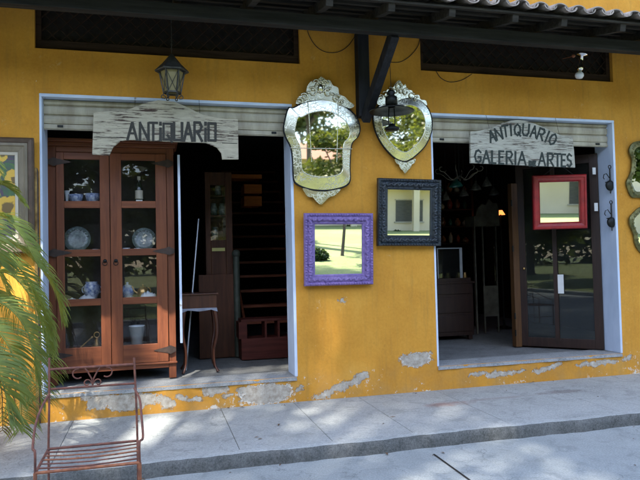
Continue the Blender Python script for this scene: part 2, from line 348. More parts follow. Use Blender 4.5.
class MB:
    def __init__(s): s.v = []; s.f = []; s.mi = []; s.cur = 0
    def add(s, vs, fs, smooth=False):
        b = len(s.v); s.v += [tuple(v) for v in vs]
        for f in fs: s.f.append([b+i for i in f]); s.mi.append((s.cur, smooth))
    def box(s, a, b, M=None):
        x0, y0, z0 = [min(p, q) for p, q in zip(a, b)]; x1, y1, z1 = [max(p, q) for p, q in zip(a, b)]
        vs = [(x0,y0,z0),(x1,y0,z0),(x1,y1,z0),(x0,y1,z0),(x0,y0,z1),(x1,y0,z1),(x1,y1,z1),(x0,y1,z1)]
        if M: vs = [M @ Vector(v) for v in vs]
        s.add(vs, [(0,3,2,1),(4,5,6,7),(0,1,5,4),(1,2,6,5),(2,3,7,6),(3,0,4,7)])
    def beam(s, a, b, w, h, up=(0, 0, 1)):
        a, b = Vector(a), Vector(b); d = (b-a).normalized(); side = d.cross(Vector(up)).normalized(); u = side.cross(d)
        vs = [p+side*(sx*w/2)+u*(sz*h/2) for p in (a, b) for sx, sz in ((-1,-1),(1,-1),(1,1),(-1,1))]
        s.add(vs, [(0,1,2,3),(7,6,5,4),(0,4,5,1),(1,5,6,2),(2,6,7,3),(3,7,4,0)])
    def tube(s, pts, rad, n=8, cap=True):
        pts = [Vector(p) for p in pts]; rr = rad if isinstance(rad, (list, tuple)) else [rad]*len(pts)
        vs = []; prev = None
        for i, p in enumerate(pts):
            d = (pts[min(i+1, len(pts)-1)]-pts[max(i-1, 0)]).normalized()
            if prev is None: a = d.orthogonal().normalized()
            else:
                a = prev-d*prev.dot(d); a = a.normalized() if a.length > 1e-6 else d.orthogonal().normalized()
            prev = a; b = d.cross(a)
            vs += [p+(a*math.cos(2*math.pi*k/n)+b*math.sin(2*math.pi*k/n))*rr[i] for k in range(n)]
        fs = [(i*n+k, i*n+(k+1) % n, (i+1)*n+(k+1) % n, (i+1)*n+k) for i in range(len(pts)-1) for k in range(n)]
        s.add(vs, fs, True)
        if cap: s.add(vs[:n], [tuple(range(n))[::-1]]); s.add(vs[-n:], [tuple(range(n))])
    def lathe(s, prof, c, n=20, axis='z', M=None):
        c = Vector(c); vs = []
        for r, z in prof:
            for k in range(n):
                a = 2*math.pi*k/n
                v = Vector((r*math.cos(a), r*math.sin(a), z)) if axis == 'z' else Vector((r*math.cos(a), z, r*math.sin(a)))
                if M: v = M @ v
                vs.append(c+v)
        fs = [(i*n+k, i*n+(k+1) % n, (i+1)*n+(k+1) % n, (i+1)*n+k) for i in range(len(prof)-1) for k in range(n)]
        s.add(vs, fs, True)
    def ball(s, c, r, n=10, sq=(1, 1, 1)):
        prof = [(max(1e-4, r*math.sin(math.pi*i/n)), -r*math.cos(math.pi*i/n)) for i in range(n+1)]
        s.lathe(prof, c, n+2, M=Matrix.Diagonal((*sq, 1)))
    def prism(s, pts, y0, y1, z=None):
        """outline given as (x,z) pairs, extruded from y0 to y1"""
        n = len(pts)
        from mathutils.geometry import tessellate_polygon
        tri = tessellate_polygon([[Vector((p[0], p[1], 0)) for p in pts]])
        A = [(p[0], y0, p[1]) for p in pts]; B = [(p[0], y1, p[1]) for p in pts]
        s.add(A+B, [tuple(t) for t in tri]+[tuple(n+i for i in t) for t in tri]+[(i, (i+1) % n, n+(i+1) % n, n+i) for i in range(n)])
    def build(s, name, mat, parent=None, origin=None, local=False, bevel=0, mats=None):
        me = bpy.data.meshes.new(name)
        if parent is not None:
            off = Vector((0, 0, 0)) if local else wloc(parent)
        elif origin is not None: off = Vector(origin)
        else:
            xs = np.array(s.v); off = Vector((xs[:, 0].mean(), xs[:, 1].mean(), xs[:, 2].min()))
        if not local or parent is None:
            vs = [tuple(Vector(v)-off) for v in s.v]
        else: vs = s.v
        me.from_pydata(vs, [], s.f); me.materials.append(mat)
        for m in (mats or []): me.materials.append(m)
        for p, (mi, sm) in zip(me.polygons, s.mi): p.material_index = mi; p.use_smooth = sm
        bm = bmesh.new(); bm.from_mesh(me); bmesh.ops.recalc_face_normals(bm, faces=bm.faces); bm.to_mesh(me); bm.free()
        o = bpy.data.objects.new(name, me); COL.objects.link(o)
        if parent is not None: o.parent = parent
        else: o.location = off
        if bevel:
            m = o.modifiers.new('bevel', 'BEVEL'); m.width = bevel; m.segments = 2; m.limit_method = 'ANGLE'; m.angle_limit = R(40)
        return o
def wloc(o):
    v = Vector((0, 0, 0))
    while o is not None: v += Vector(o.location); o = o.parent
    return v
def smooth(pts, k=6, closed=True):
    n = len(pts); out = []
    for i in range(n if closed else n-1):
        p0, p1, p2, p3 = [Vector(pts[(i+j) % n] if closed else pts[max(0, min(n-1, i+j))]) for j in (-1, 0, 1, 2)]
        for t in np.linspace(0, 1, k, endpoint=False):
            t = float(t); out.append(.5*((2*p1)+(-p0+p2)*t+(2*p0-5*p1+4*p2-p3)*t*t+(-p0+3*p1-3*p2+p3)*t**3))
    if not closed: out.append(Vector(pts[-1]))
    return out
def arc(c, r, a0, a1, n=12, plane='xz'):
    o = []
    for i in range(n+1):
        a = R(a0+(a1-a0)*i/n); o.append(Vector(c)+(Vector((r*math.cos(a), 0, r*math.sin(a))) if plane == 'xz' else Vector((0, r*math.cos(a), r*math.sin(a)))))
    return o
def spiral(c, r0_, r1, a0, a1, n=16, plane='xz'):
    o = []
    for i in range(n+1):
        t = i/n; a = R(a0+(a1-a0)*t); r = r0_+(r1-r0_)*t
        o.append(Vector(c)+(Vector((r*math.cos(a), 0, r*math.sin(a))) if plane == 'xz' else Vector((0, r*math.cos(a), r*math.sin(a)))))
    return o

# ------------------------------------------------------------------ setting: ground
TOP, SILLZ, KY = 3.17, .355, -1.56
b = MB(); b.box((-60, -9.4, -.3), (60, KY, 0)); b.build('street', STREET, origin=(0, 0, 0))['kind'] = 'structure'
# sidewalk slabs between tooled joints, following the photo's joints
b = MB(); xs = [-9, -7.4, -5.8, -4.2, -2.5, -.75, .62, 1.36, 2.06, 2.95, 4.1, 5.4, 7, 8.6, 10.2, 14]
for a, c in zip(xs[:-1], xs[1:]): b.box((a+.0025, KY+.11, -.1), (c-.0025, .0, .1))
o = b.build('sidewalk', SIDEW, origin=(0, 0, 0), bevel=.0025); o['kind'] = 'structure'
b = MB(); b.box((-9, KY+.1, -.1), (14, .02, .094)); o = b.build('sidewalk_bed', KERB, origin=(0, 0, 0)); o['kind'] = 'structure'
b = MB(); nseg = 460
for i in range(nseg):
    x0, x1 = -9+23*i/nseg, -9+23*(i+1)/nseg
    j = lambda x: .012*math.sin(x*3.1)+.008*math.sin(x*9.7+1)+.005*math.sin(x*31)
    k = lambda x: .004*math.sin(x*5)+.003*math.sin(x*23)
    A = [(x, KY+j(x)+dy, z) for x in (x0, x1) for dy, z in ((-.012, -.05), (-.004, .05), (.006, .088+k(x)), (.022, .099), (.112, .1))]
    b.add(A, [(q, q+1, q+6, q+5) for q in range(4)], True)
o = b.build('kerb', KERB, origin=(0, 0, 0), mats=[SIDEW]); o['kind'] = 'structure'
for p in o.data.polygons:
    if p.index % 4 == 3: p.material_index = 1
# dark expansion joint in the street
b = MB(); a = G(433.7, 454.5, 0); c = G(469, 480, 0); d = (c-a).normalized(); e = a+d*3.5
pts = [a+d*(3.5*i/24)+Vector((.006*math.sin(i*1.7), 0, .004)) for i in range(25)]
b.beam(pts[0], pts[-1], .016, .001); o = b.build('street_joint', CABLE, origin=(0, 0, 0)); o['kind'] = 'structure'

b = MB(); b.box((-80, -9.7, -.3), (80, -9.4, .12)); b.build('far_kerb', SIDEW, origin=(0, 0, 0))['kind'] = 'structure'
# lawn: rises gently
n = 40; vs = []; fs = []
for i in range(n+1):
    for j in range(n+1):
        x = -150+300*i/n; t = j/n; y = -9.7-220*t**2
        vs.append((x, y, .1+.14*math.sin(x*.2)*min(1, -(y+9.7)/10)*.3+min(.35, (-(y+9.7))*.02)))
fs = [(i*(n+1)+j, (i+1)*(n+1)+j, (i+1)*(n+1)+j+1, i*(n+1)+j+1) for i in range(n) for j in range(n)]
b = MB(); b.add(vs, fs, True); b.build('lawn', GRASS, origin=(0, 0, 0))['kind'] = 'structure'
b = MB(); b.box((-300, -300, -.5), (300, 300, -.31)); b.build('ground', GRASS, origin=(0, 0, 0))['kind'] = 'structure'

g_ = np.random.default_rng(5); n = 90
p = np.stack([g_.uniform(-4, 8, n), np.where(g_.random(n) < .45, g_.uniform(-1.5, -.02, n), g_.uniform(-4.5, KY-.02, n)), np.zeros(n)], 1)
p[:, 1] = np.where(g_.random(n) < .3, np.where(p[:, 1] > KY, -g_.uniform(.01, .12, n), KY-g_.uniform(.02, .1, n)), p[:, 1]); p[:, 2] = np.where(p[:, 1] > KY, .106, .006)
b = MB()
for q in p:
    a = g_.uniform(0, 6.28); l = g_.uniform(.012, .03); d = np.array([math.cos(a), math.sin(a), 0]); e = np.array([-math.sin(a), math.cos(a), 0]); u = np.array([0, 0, g_.uniform(.002, .01)])
    b.add([q-d*l, q+e*l*.4+u, q+d*l+u*.5, q-e*l*.4+u], [(0, 1, 2), (0, 2, 3)])
tag(b.build('fallen_leaves', basic('dry_leaf', (.16, .09, .04), (.06, .035, .02), .9, 30), origin=(0, 0, 0)), 'small dry fallen leaves scattered on the sidewalk and street', 'leaves', None, 'stuff')

# ------------------------------------------------------------------ the shop building
bld = thing('shop_building', 'ochre yellow shop building with peeling plaster, two wide open doorways and a tiled awning', 'building', (2.2, 0, .1))
DL = (-1.02, 1.40); DR = (2.98, 5.375); vL0, vL1 = P(34, 50), P(298, 10); vR0, vR1 = P(420, 67), P(613, 60)
holes = [(DL[0], DL[1], SILLZ, TOP), (DR[0], DR[1], SILLZ, TOP-.03), (-1.06, 1.51, 3.61, 4.06), (2.88, 5.40, 3.62, 4.06)]
XS = sorted(set([-9, 14]+[h[i] for h in holes for i in (0, 1)])); ZS = sorted(set([-.05, 6.2]+[h[i] for h in holes for i in (2, 3)]))
def inhole(x, z): return any(h[0] < x < h[1] and h[2] < z < h[3] for h in holes)
def wall_grid():
    b = MB(); T = .32
    for i in range(len(XS)-1):
        for j in range(len(ZS)-1):
            x0, x1, z0, z1 = XS[i], XS[i+1], ZS[j], ZS[j+1]; cx, cz = (x0+x1)/2, (z0+z1)/2
            if inhole(cx, cz): continue
            b.add([(x0,0,z0),(x1,0,z0),(x1,0,z1),(x0,0,z1)], [(0,1,2,3)]); b.add([(x0,T,z0),(x1,T,z0),(x1,T,z1),(x0,T,z1)], [(0,3,2,1)])
            def nb(k, l):
                if not (0 <= k < len(XS)-1 and 0 <= l < len(ZS)-1): return True
                return inhole((XS[k]+XS[k+1])/2, (ZS[l]+ZS[l+1])/2)
            if nb(i-1, j): b.add([(x0,0,z0),(x0,T,z0),(x0,T,z1),(x0,0,z1)], [(0,1,2,3)])
            if nb(i+1, j): b.add([(x1,0,z0),(x1,T,z0),(x1,T,z1),(x1,0,z1)], [(0,1,2,3)])
            if nb(i, j-1): b.add([(x0,0,z0),(x1,0,z0),(x1,T,z0),(x0,T,z0)], [(0,1,2,3)])
            if nb(i, j+1): b.add([(x0,0,z1),(x1,0,z1),(x1,T,z1),(x0,T,z1)], [(0,1,2,3)])
    return b
o = wall_grid().build('wall', WALL, bld)
# shell behind: side walls, roof, ceilings
b = MB(); b.box((-9, .32, -.05), (-8.7, 8, 6.2)); b.box((13.7, .32, -.05), (14, 8, 6.2)); b.box((-9, 8, -.05), (14, 8.3, 6.2)); b.build('outer_wall', WALL, bld)
b = MB(); b.box((-9.4, -.45, 6.2), (14.4, 8.7, 6.4)); b.build('roof', TILE, bld)
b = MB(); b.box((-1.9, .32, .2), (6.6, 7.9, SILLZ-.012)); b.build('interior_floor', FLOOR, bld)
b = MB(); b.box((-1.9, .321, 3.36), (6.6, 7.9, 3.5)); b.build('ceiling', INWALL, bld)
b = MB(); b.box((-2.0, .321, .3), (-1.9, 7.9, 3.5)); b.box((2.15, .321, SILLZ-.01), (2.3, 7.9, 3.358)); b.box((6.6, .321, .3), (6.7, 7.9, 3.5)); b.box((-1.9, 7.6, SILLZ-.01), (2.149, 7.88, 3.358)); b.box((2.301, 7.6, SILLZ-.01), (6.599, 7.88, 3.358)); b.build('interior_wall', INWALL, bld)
# sills (rough slab a little proud of the plaster)
for (x0, x1) in (DL, DR):
    b = MB(); n = 60
    for i in range(n):
        xa, xb = x0+(x1-x0)*i/n, x0+(x1-x0)*(i+1)/n
        q = lambda x: -.012+.006*math.sin(x*8)+.004*math.sin(x*27)
        b.add([(xa, q(xa), SILLZ-.035), (xb, q(xb), SILLZ-.035), (xb, q(xb)+.004, SILLZ-.006), (xa, q(xa)+.004, SILLZ-.006), (xa, .012, SILLZ+.002), (xb, .012, SILLZ+.002), (xb, .36, SILLZ+.002), (xa, .36, SILLZ+.002)],
              [(0,1,2,3), (3,2,5,4), (4,5,6,7)])
    b.build('doorway_sill', SILL, bld)
# painted reveals
for (x0, x1), t in ((DL, TOP), (DR, TOP-.03)):
    b = MB(); th = .018; f = -.004
    b.box((x0-.004, f, SILLZ+.003), (x0+th, .318, t-th)); b.box((x1-th, f, SILLZ+.003), (x1+.012, .318, t-th)); b.box((x0-.004, f-.001, t-th), (x1+.012, .319, t+.012))
    b.build('door_surround', BLUE, bld, bevel=.004)
# roller shutters, mostly wound up
for (x0, x1), t, zb in ((DL, TOP, 2.86), (DR, TOP-.03, 2.845)):
    b = MB(); z = zb+.05; b.box((x0+.02, .085, zb), (x1-.02, .12, zb+.05)); b.box((x0+.02, .075, zb+.008), (x1-.02, .09, zb+.02))
    while z < t-.025:
        h = min(.092, t-.02-z)
        prof = [(.105, 0), (.088, .008), (.082, h*.3), (.080, h*.55), (.086, h*.85), (.10, h-.006), (.105, h)]
        b.add([(x, y, z+dz) for y, dz in prof for x in (x0+.02, x1-.02)], [(2*i, 2*i+1, 2*i+3, 2*i+2) for i in range(len(prof)-1)]); z += h
    sh = b.build('roller_shutter', SHUT, bld)
    for fx in (.07, .93):
        b = MB(); X = x0+(x1-x0)*fx; b.box((X-.025, .068, zb+.018), (X+.025, .08, zb+.04)); b.build('shutter_catch', IRON, sh)
# lattice vents under the awning
for h in holes[2:]:
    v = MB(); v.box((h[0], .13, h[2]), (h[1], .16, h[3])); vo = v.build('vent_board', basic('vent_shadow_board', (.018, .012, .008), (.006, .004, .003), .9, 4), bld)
    b = MB(); x = h[0]-.4
    cut = lambda p, q: None
    while x < h[1]+.1:
        for sg in (1, -1):
            a = Vector((x, .07, h[2])) if sg == 1 else Vector((x, .085, h[3])); L_ = h[3]-h[2]
            e = a+Vector((L_, 0, sg*L_))
            # clip to the opening
            t0 = max(0, (h[0]-a.x)/(e.x-a.x)); t1 = min(1, (h[1]-a.x)/(e.x-a.x))
            if t1 > t0+.02: b.beam(a.lerp(e, t0), a.lerp(e, t1), .008, .016, up=(0, 1, 0))
        x += .13
    b.box((h[0], .05, h[2]), (h[1], .1, h[2]+.10)); b.box((h[0], .05, h[2]+.1), (h[0]+.05, .1, h[3])); b.box((h[1]-.05, .05, h[2]+.1), (h[1], .1, h[3]))
    b.build('vent_lattice', wood('vent_lattice_wood_%d' % int(h[0]), (.055, .028, .014), (.018, .010, .006), .8, 0), vo)

# ------- awning
BY, BZ = -.85, 3.665
aw = MB(); ex0, ex1 = -9.2, 14.2
EY, EZ = -1.3, 3.83; SL = (4.12-EZ)/1.3
aw.box((ex0, BY-.05, BZ), (ex1, BY+.05, BZ+.115)); awn = aw.build('awning_beam', DWOOD, bld, bevel=.006)
px_ = P(362, 70).x-.02
b = MB(); b.box((px_-.062, -.125, P(360, 116, -.12).z), (px_+.062, -.002, BZ+.3)); b.build('awning_post', DWOODZ, awn, bevel=.006)
b = MB(); b.beam((px_+.005, -.10, 3.02), (px_+.06, BY+.02, BZ+.01), .085, .105); b.build('awning_brace', DWOODZ, awn, bevel=.006)
b = MB(); b.beam((-3.4, -.10, 3.02), (-3.4, BY+.02, BZ+.01), .085, .105); b.build('awning_brace', DWOODZ, awn, bevel=.006)
b = MB(); b.box((-3.46, -.125, 2.9), (-3.34, -.002, BZ+.3)); b.build('awning_post', DWOODZ, awn, bevel=.006)
xr = 1.45-.6*17
while xr < 14:
    b = MB(); xx = xr+random.uniform(-.04, .04)
    b.beam((xx, EY+.06, EZ-.075+.06*SL), (xx, -.004, EZ-.075+1.3*SL), .062, .085); b.build('rafter', UNDER, awn); xr += .6
b = MB(); 
for k in range(6):  # roof boards and battens
    y0 = EY+.03+k*.215; b.add([(ex0, y0, EZ-.022+(y0-EY)*SL), (ex1, y0, EZ-.022+(y0-EY)*SL), (ex1, y0+.205, EZ-.022+(y0+.205-EY)*SL), (ex0, y0+.205, EZ-.022+(y0+.205-EY)*SL)], [(0,1,2,3)])
    b.beam((ex0, y0+.02, EZ-.02+(y0-EY)*SL-.012), (ex1, y0+.02, EZ-.02+(y0-EY)*SL-.012), .03, .02)
b.add([(ex0, EY+.02, EZ-.010), (ex1, EY+.02, EZ-.010), (ex1, -.004, EZ-.010+1.29*SL), (ex0, -.004, EZ-.010+1.29*SL)], [(0,1,2,3)])
b.build('roof_boards', UNDER, awn)
# barrel tiles: covers (convex) over pans
b = MB(); pitch = .205; x = ex0
rnd = random.Random(3)
while x < ex1:
    for row in range(4):
        y0 = EY-.03+row*.34+rnd.uniform(-.012, .012); y1 = y0+.42
        for (cx, conv) in ((x, 1), (x+pitch/2, 0)):
            r_a, r_b = (.082, .066) if conv else (.07, .06); vs = []
            dz = rnd.uniform(-.004, .006); dx = rnd.uniform(-.008, .008)
            for (y, r_) in ((y0, r_a), (y1, r_b)):
                zc = EZ+(y-EY)*SL+row*.004+dz
                for th_ in (.0, .013):
                    for k in range(9):
                        a = math.pi*k/8
                        if conv: vs.append((cx+dx+(r_-th_)*math.cos(a), y, zc+.018+(r_-th_)*math.sin(a)*.72))
                        else: vs.append((cx+dx+(r_-th_)*math.cos(a), y, zc+.052-(r_-th_)*math.sin(a)*.72))
            fs = []
            for k in range(8):
                fs += [(k, k+1, 18+k+1, 18+k), (9+k, 27+k, 27+k+1, 9+k+1), (k, 9+k, 9+k+1, k+1)]
            b.add(vs, fs)
    x += pitch
b.build('roof_tiles', TILE, awn)

# ------- glass door leaf in the right doorway, opened a little inward
hinge = Vector((5.345, .26, SILLZ)); lf = G(521, 343, SILLZ+.01); lf = P(521, 343, .98); lf = Vector((lf.x, lf.y, SILLZ)); LW = (lf-hinge).length; dd = (lf-hinge).normalized()
ang = math.atan2(dd.y, dd.x)
DM = Matrix.Translation(hinge) @ Matrix.Rotation(ang, 4, 'Z')   # local +x runs from hinge to free edge
DH = 2.44
print('door leaf', hinge, lf, LW, math.degrees(ang))
b = MB(); b.box((0, -.02, .012), (.10, .02, DH), DM); b.box((LW-.10, -.02, .012), (LW, .02, DH), DM); b.box((.10, -.019, .012), (LW-.10, .019, .13), DM); b.box((.10, -.019, DH-.11), (LW-.10, .019, DH), DM)
door = b.build('glass_door', BROWNW, bld, bevel=.004)
b = MB(); b.box((.10, -.004, .13), (LW-.10, .004, DH-.11), DM); b.build('pane', GLASSD, door)
b = MB(); b.box((LW*.53, -.03, .55), (LW*.53+.085, -.006, .95), DM); b.box((LW*.51, .006, .1), (LW*.51+.05, .04, DH-.1), DM)
b.build('glazing_bar', BROWNW, door)
b = MB(); b.lathe([(.0, -.05), (.014, -.05), (.02, -.035), (.008, -.03), (.008, -.018)], DM @ Vector((LW-.05, 0, 1.02)), 10, 'y'); b.build('door_knob', BRASS, door)
# fixed ochre jamb with hinges between the open passage and the leaf
jx = lf.x-.045
b = MB(); b.box((jx-.045, lf.y-.03, SILLZ), (jx+.045, lf.y+.06, 2.5)); jm = b.build('door_post', OCHREW, bld, bevel=.005)
for z in (.5, .72, 1.6, 2.2): b = MB(); b.lathe([(.011, 0), (.011, .08)], (jx-.05, lf.y-.035, z), 8); b.build('hinge', IRON, jm)

# ------------------------------------------------------------------ framed mirrors on the wall
def frame_sweep(b, w, h, prof):
    """prof: list of (inset from outer edge, y) ; rectangle centred in x, from z=0"""
    n = len(prof); vs = []
    for (i, y) in prof: vs += [(-w/2+i, y, i), (w/2-i, y, i), (w/2-i, y, h-i), (-w/2+i, y, h-i)]
    b.add(vs, [(k*4+q, k*4+(q+1) % 4, (k+1)*4+(q+1) % 4, (k+1)*4+q) for k in range(n-1) for q in range(4)])
def framed(name, label, cat, outer, inner, y, mat, depth=.05, lean=3.0, beads=None, roll=0, rotz=0, mirror=True, at=None, partname='frame'):
    o = [P(*q, y) for q in outer]; i = [P(*q, y) for q in inner]
    w = ((o[1]-o[0]).xz.length+(o[2]-o[3]).xz.length)/2; h = ((o[0]-o[3]).xz.length+(o[1]-o[2]).xz.length)/2
    wi = ((i[1]-i[0]).xz.length+(i[2]-i[3]).xz.length)/2; hi = ((i[0]-i[3]).xz.length+(i[1]-i[2]).xz.length)/2
    fw = ((w-wi)/2+(h-hi)/2)/2
    c = (o[0]+o[1]+o[2]+o[3])/4
    base = at or Vector((c.x, y, c.z-h/2))
    t = thing(name, label, cat, base, rot=(R(lean), R(roll), rotz))
    b = MB(); frame_sweep(b, w, h, [(0, 0), (0, -depth*.8), (fw*.08, -depth), (fw*.22, -depth), (fw*.30, -depth*.8), (fw*.42, -depth*.92), (fw*.6, -depth*.86), (fw*.78, -depth*.6), (fw*.88, -depth*.62), (fw, -depth*.42), (fw, -depth*.2)])
    fr = b.build(partname, mat, t, local=True)
    b = MB(); e = fw-.004; b.add([(-w/2+e, -depth*.25, e), (w/2-e, -depth*.25, e), (w/2-e, -depth*.25, h-e), (-w/2+e, -depth*.25, h-e), (-w/2+.01, -.002, .01), (w/2-.01, -.002, .01), (w/2-.01, -.002, h-.01), (-w/2+.01, -.002, h-.01)], [(0,1,2,3), (4,7,6,5)])
    b.build('mirror_glass', MIR, t, local=True)
    if beads:
        b = MB(); kind, sp = beads
        for (ax, L0, off) in (('x', w, fw*.55), ('x', w, h-fw*.55), ('z', h, -w/2+fw*.55), ('z', h, w/2-fw*.55)):
            n = int((L0-fw*1.1)/sp)
            for k in range(n+1):
                s = fw*.55+(L0-fw*1.1)*k/n
                p = (-w/2+s, -depth*.86, off) if ax == 'x' else (off, -depth*.86, s)
                q = fw*.17; f = random.uniform(.8, 1.2)
                ang = random.uniform(-25, 25)
                Mx = Matrix.Rotation(R(45+ang if (k % 2) else -45+ang), 4, 'Y') @ Matrix.Diagonal((1.7*f, .6, .75, 1))
                prof = [(max(1e-4, q*math.sin(math.pi*i/5)), -q*math.cos(math.pi*i/5)) for i in range(6)]
                b.lathe(prof, p, 6, M=Mx)
                # outer gadroon
                if kind == 2:
                    off2 = {0: fw*.15}.get(0)
                    p2 = (p[0], -depth, off+(-fw*.40 if off < h/2 else fw*.40)) if ax == 'x' else (off+(-fw*.40 if off < 0 else fw*.40), -depth, p[2])
                    b.lathe([(max(1e-4, q*.6*math.sin(math.pi*i/4)), -q*.6*math.cos(math.pi*i/4)) for i in range(5)], p2, 6)
        b.build('carved_ornament', mat, fr, local=True)
    return t, w, h
framed('wall_mirror', 'square mirror in a carved purple frame on the yellow wall between the doorways', 'mirror',
       [(302, 214), (371, 213), (371, 284), (304, 286)], [(314, 225), (361, 224), (362, 273), (315, 275)], -.03, PURPLE, .055, 2.9, (2, .028), roll=.3)
framed('wall_mirror', 'square mirror in a wide black carved frame touching the edge of the right doorway', 'mirror',
       [(375, 178), (438, 181), (438, 247), (376, 245)], [(386.5, 189), (428, 190), (428, 236), (386.5, 235)], -.03, BLACKP, .06, 2.6, (2, .03), roll=1.0)
# the red one hangs on the glass door leaf
nrm = Vector((dd.y, -dd.x, 0)); nrm = nrm if nrm.y < 0 else -nrm
def on_leaf(px, py, off=.03):
    d = cf + cr*((px-320)/FPX) - cu*((py-240)/FPX); p0 = hinge+nrm*off
    return CAM + d*((p0-CAM).dot(nrm)/d.dot(nrm))
oc = [P(q[0], q[1], .30) for q in ((531, 177), (584, 174), (585, 229), (532.6, 229))]
w_ = (((oc[1]-oc[0]).length+(oc[2]-oc[3]).length)/2)/1.13; h_ = ((oc[0]-oc[3]).length+(oc[1]-oc[2]).length)/2; cc = (oc[0]+oc[1]+oc[2]+oc[3])/4
t = thing('wall_mirror', 'rectangular mirror in a plain deep red frame hanging before the glass door', 'mirror', cc-Vector((0, 0, h_/2)), rot=(R(3.4), R(-.5), R(-13)))
fw = .085
b = MB(); frame_sweep(b, w_, h_, [(0, 0), (0, -.04), (.012, -.052), (.03, -.052), (.034, -.044), (fw-.018, -.038), (fw-.012, -.044), (fw, -.03), (fw, -.01)]); b.build('frame', REDP, t, local=True)
b = MB(); b.box((-w_/2+fw-.004, -.012, fw-.004), (w_/2-fw+.004, -.004, h_-fw+.004)); b.box((-w_/2+.01, -.003, .01), (w_/2-.01, .004, h_-.01)); b.build('mirror_glass', MIR, t, local=True)
b = MB(); b.tube([(-w_*.3, 0, h_-.01), (0, .0, h_+.14), (w_*.3, 0, h_-.01)], .003, 5); b.tube([(0, 0, h_+.14), (0, 0, h_+.55)], .003, 5); b.build('hanging_wire', CABLE, t, local=True)

# outlines helper: photo px -> local (x,z) about centre base at plane y
def outline(pts, y, k=5):
    q = [P(a, c, y) for a, c in pts]
    cx = (min(p.x for p in q)+max(p.x for p in q))/2; z0 = min(p.z for p in q)
    return cx, z0, [(p.x-cx, p.z-z0) for p in q]
def shrink(pts, f, c=None):
    c = c or Vector((sum(p[0] for p in pts)/len(pts), sum(p[1] for p in pts)/len(pts)))
    return [(c[0]+(p[0]-c[0])*f, c[1]+(p[1]-c[1])*f) for p in pts]
def z4(pts, ox, oy, s): return [(ox+a/s, oy+c/s) for a, c in pts]

# --- large Venetian mirror
body = z4([(62,130),(80,128),(112,112),(150,103),(185,100),(220,106),(252,122),(278,140),(300,165),(310,200),(303,228),(286,246),(279,270),(276,330),(277,378),(262,398),(232,408),(195,414),(150,412),(112,402),(86,386),(80,360),(77,300),(70,262),(55,232),(46,205),(50,170)], 270, 70, 3.43)
crest = z4([(88,116),(98,92),(120,84),(126,58),(140,40),(158,42),(172,24),(190,34),(205,38),(214,54),(232,62),(236,84),(254,92),(270,108),(288,122),(270,132),(225,112),(185,103),(140,106),(112,114)], 270, 70, 3.43)
drop = z4([(114,404),(120,420),(132,434),(148,436),(160,450),(176,461),(192,448),(204,436),(222,430),(238,416),(240,407),(195,416),(150,414)], 270, 70, 3.43)
YV = -.07
cx, z0, loc_body = outline(body, YV); 
def loc(pts, y=YV): return [((P(a, c, y)).x-cx, (P(a, c, y)).z-z0) for a, c in pts]
vm = thing('venetian_mirror', 'large tall Venetian mirror with etched glass border, carved crest and pointed drop', 'mirror', (cx, YV+.045, z0), rot=(R(1.2), 0, 0))
sb = [tuple(p) for p in smooth(loc_body, 4)]
b = MB(); b.prism(sb, -.03, 0); b.build('backing', DWOODZ, vm, local=True)
ring_in = shrink(sb, .72)
b = MB(); n = len(sb); ins = shrink(sb, .975)
# border: facets tilted outward, broken into pieces
seg = 12
for i in range(0, n):
    j = (i+1) % n
    b.add([(ins[i][0], -.032, ins[i][1]), (ins[j][0], -.032, ins[j][1]), (ring_in[j][0], -.046, ring_in[j][1]), (ring_in[i][0], -.046, ring_in[i][1])], [(0,1,2,3)])
b.build('etched_border', MIRE, vm, local=True)
b = MB(); b.prism(shrink(sb, .715), -.044, -.031); b.build('mirror_glass', MIRC, vm, local=True)
b = MB(); 
b.tube([(p[0], -.031, p[1]) for p in sb+sb[:1]], .004, 6, False)
b.build('outer_rim', IRON, vm, local=True)
b = MB(); b.tube([(p[0], -.046, p[1]) for p in shrink(sb, .72)+shrink(sb, .72)[:1]], .0045, 6, False)
zz = loc([(290, 148), (352, 149)]); b.tube([(zz[0][0], -.048, zz[0][1]), (zz[1][0], -.048, zz[1][1])], .004, 6)
for fx in (-.14, .16): b.tube([(fx*.9, -.048, .30), (fx, -.048, .62), (fx*1.12, -.048, .98)], .0035, 6)
b.build('glass_rod', MIRE, vm, local=True)
b = MB(); b.prism([tuple(p) for p in smooth(loc(crest), 3)], -.04, -.004); cro = b.build('crest', MIRE, vm, local=True)
b = MB()
cz = loc([(320, 92)])[0]
for sx in (-1, 1):
    for (dx, dz, r, a0, a1) in ((.0, .03, .075, 90, 330), (.09, -.01, .055, 60, 400), (.17, -.07, .05, 30, 330), (.04, .09, .04, 0, 300), (.22, -.11, .035, 30, 330)):
        pts = spiral((0, 0, 0), r, r*.25, a0, a1, 18)
        b.tube([(cz[0]+sx*(dx+p.x), -.052, cz[1]+dz+p.z) for p in pts], [.009]*10+[.006]*9, 6)
    for k in range(5):
        b.ball((cz[0]+sx*(.03+.05*k), -.05, cz[1]+.07-.045*k+random.uniform(-.01, .01)), .017, 6, (1.3, .6, .8))
b.ball((cz[0], -.055, cz[1]+.03), .03, 8, (1, .6, 1.6)); b.build('crest_scrolls', MIRE, cro, local=True)
b = MB(); b.prism([tuple(p) for p in smooth(loc(drop), 3)], -.035, -.004); b.build('drop_ornament', MIRE, vm, local=True)

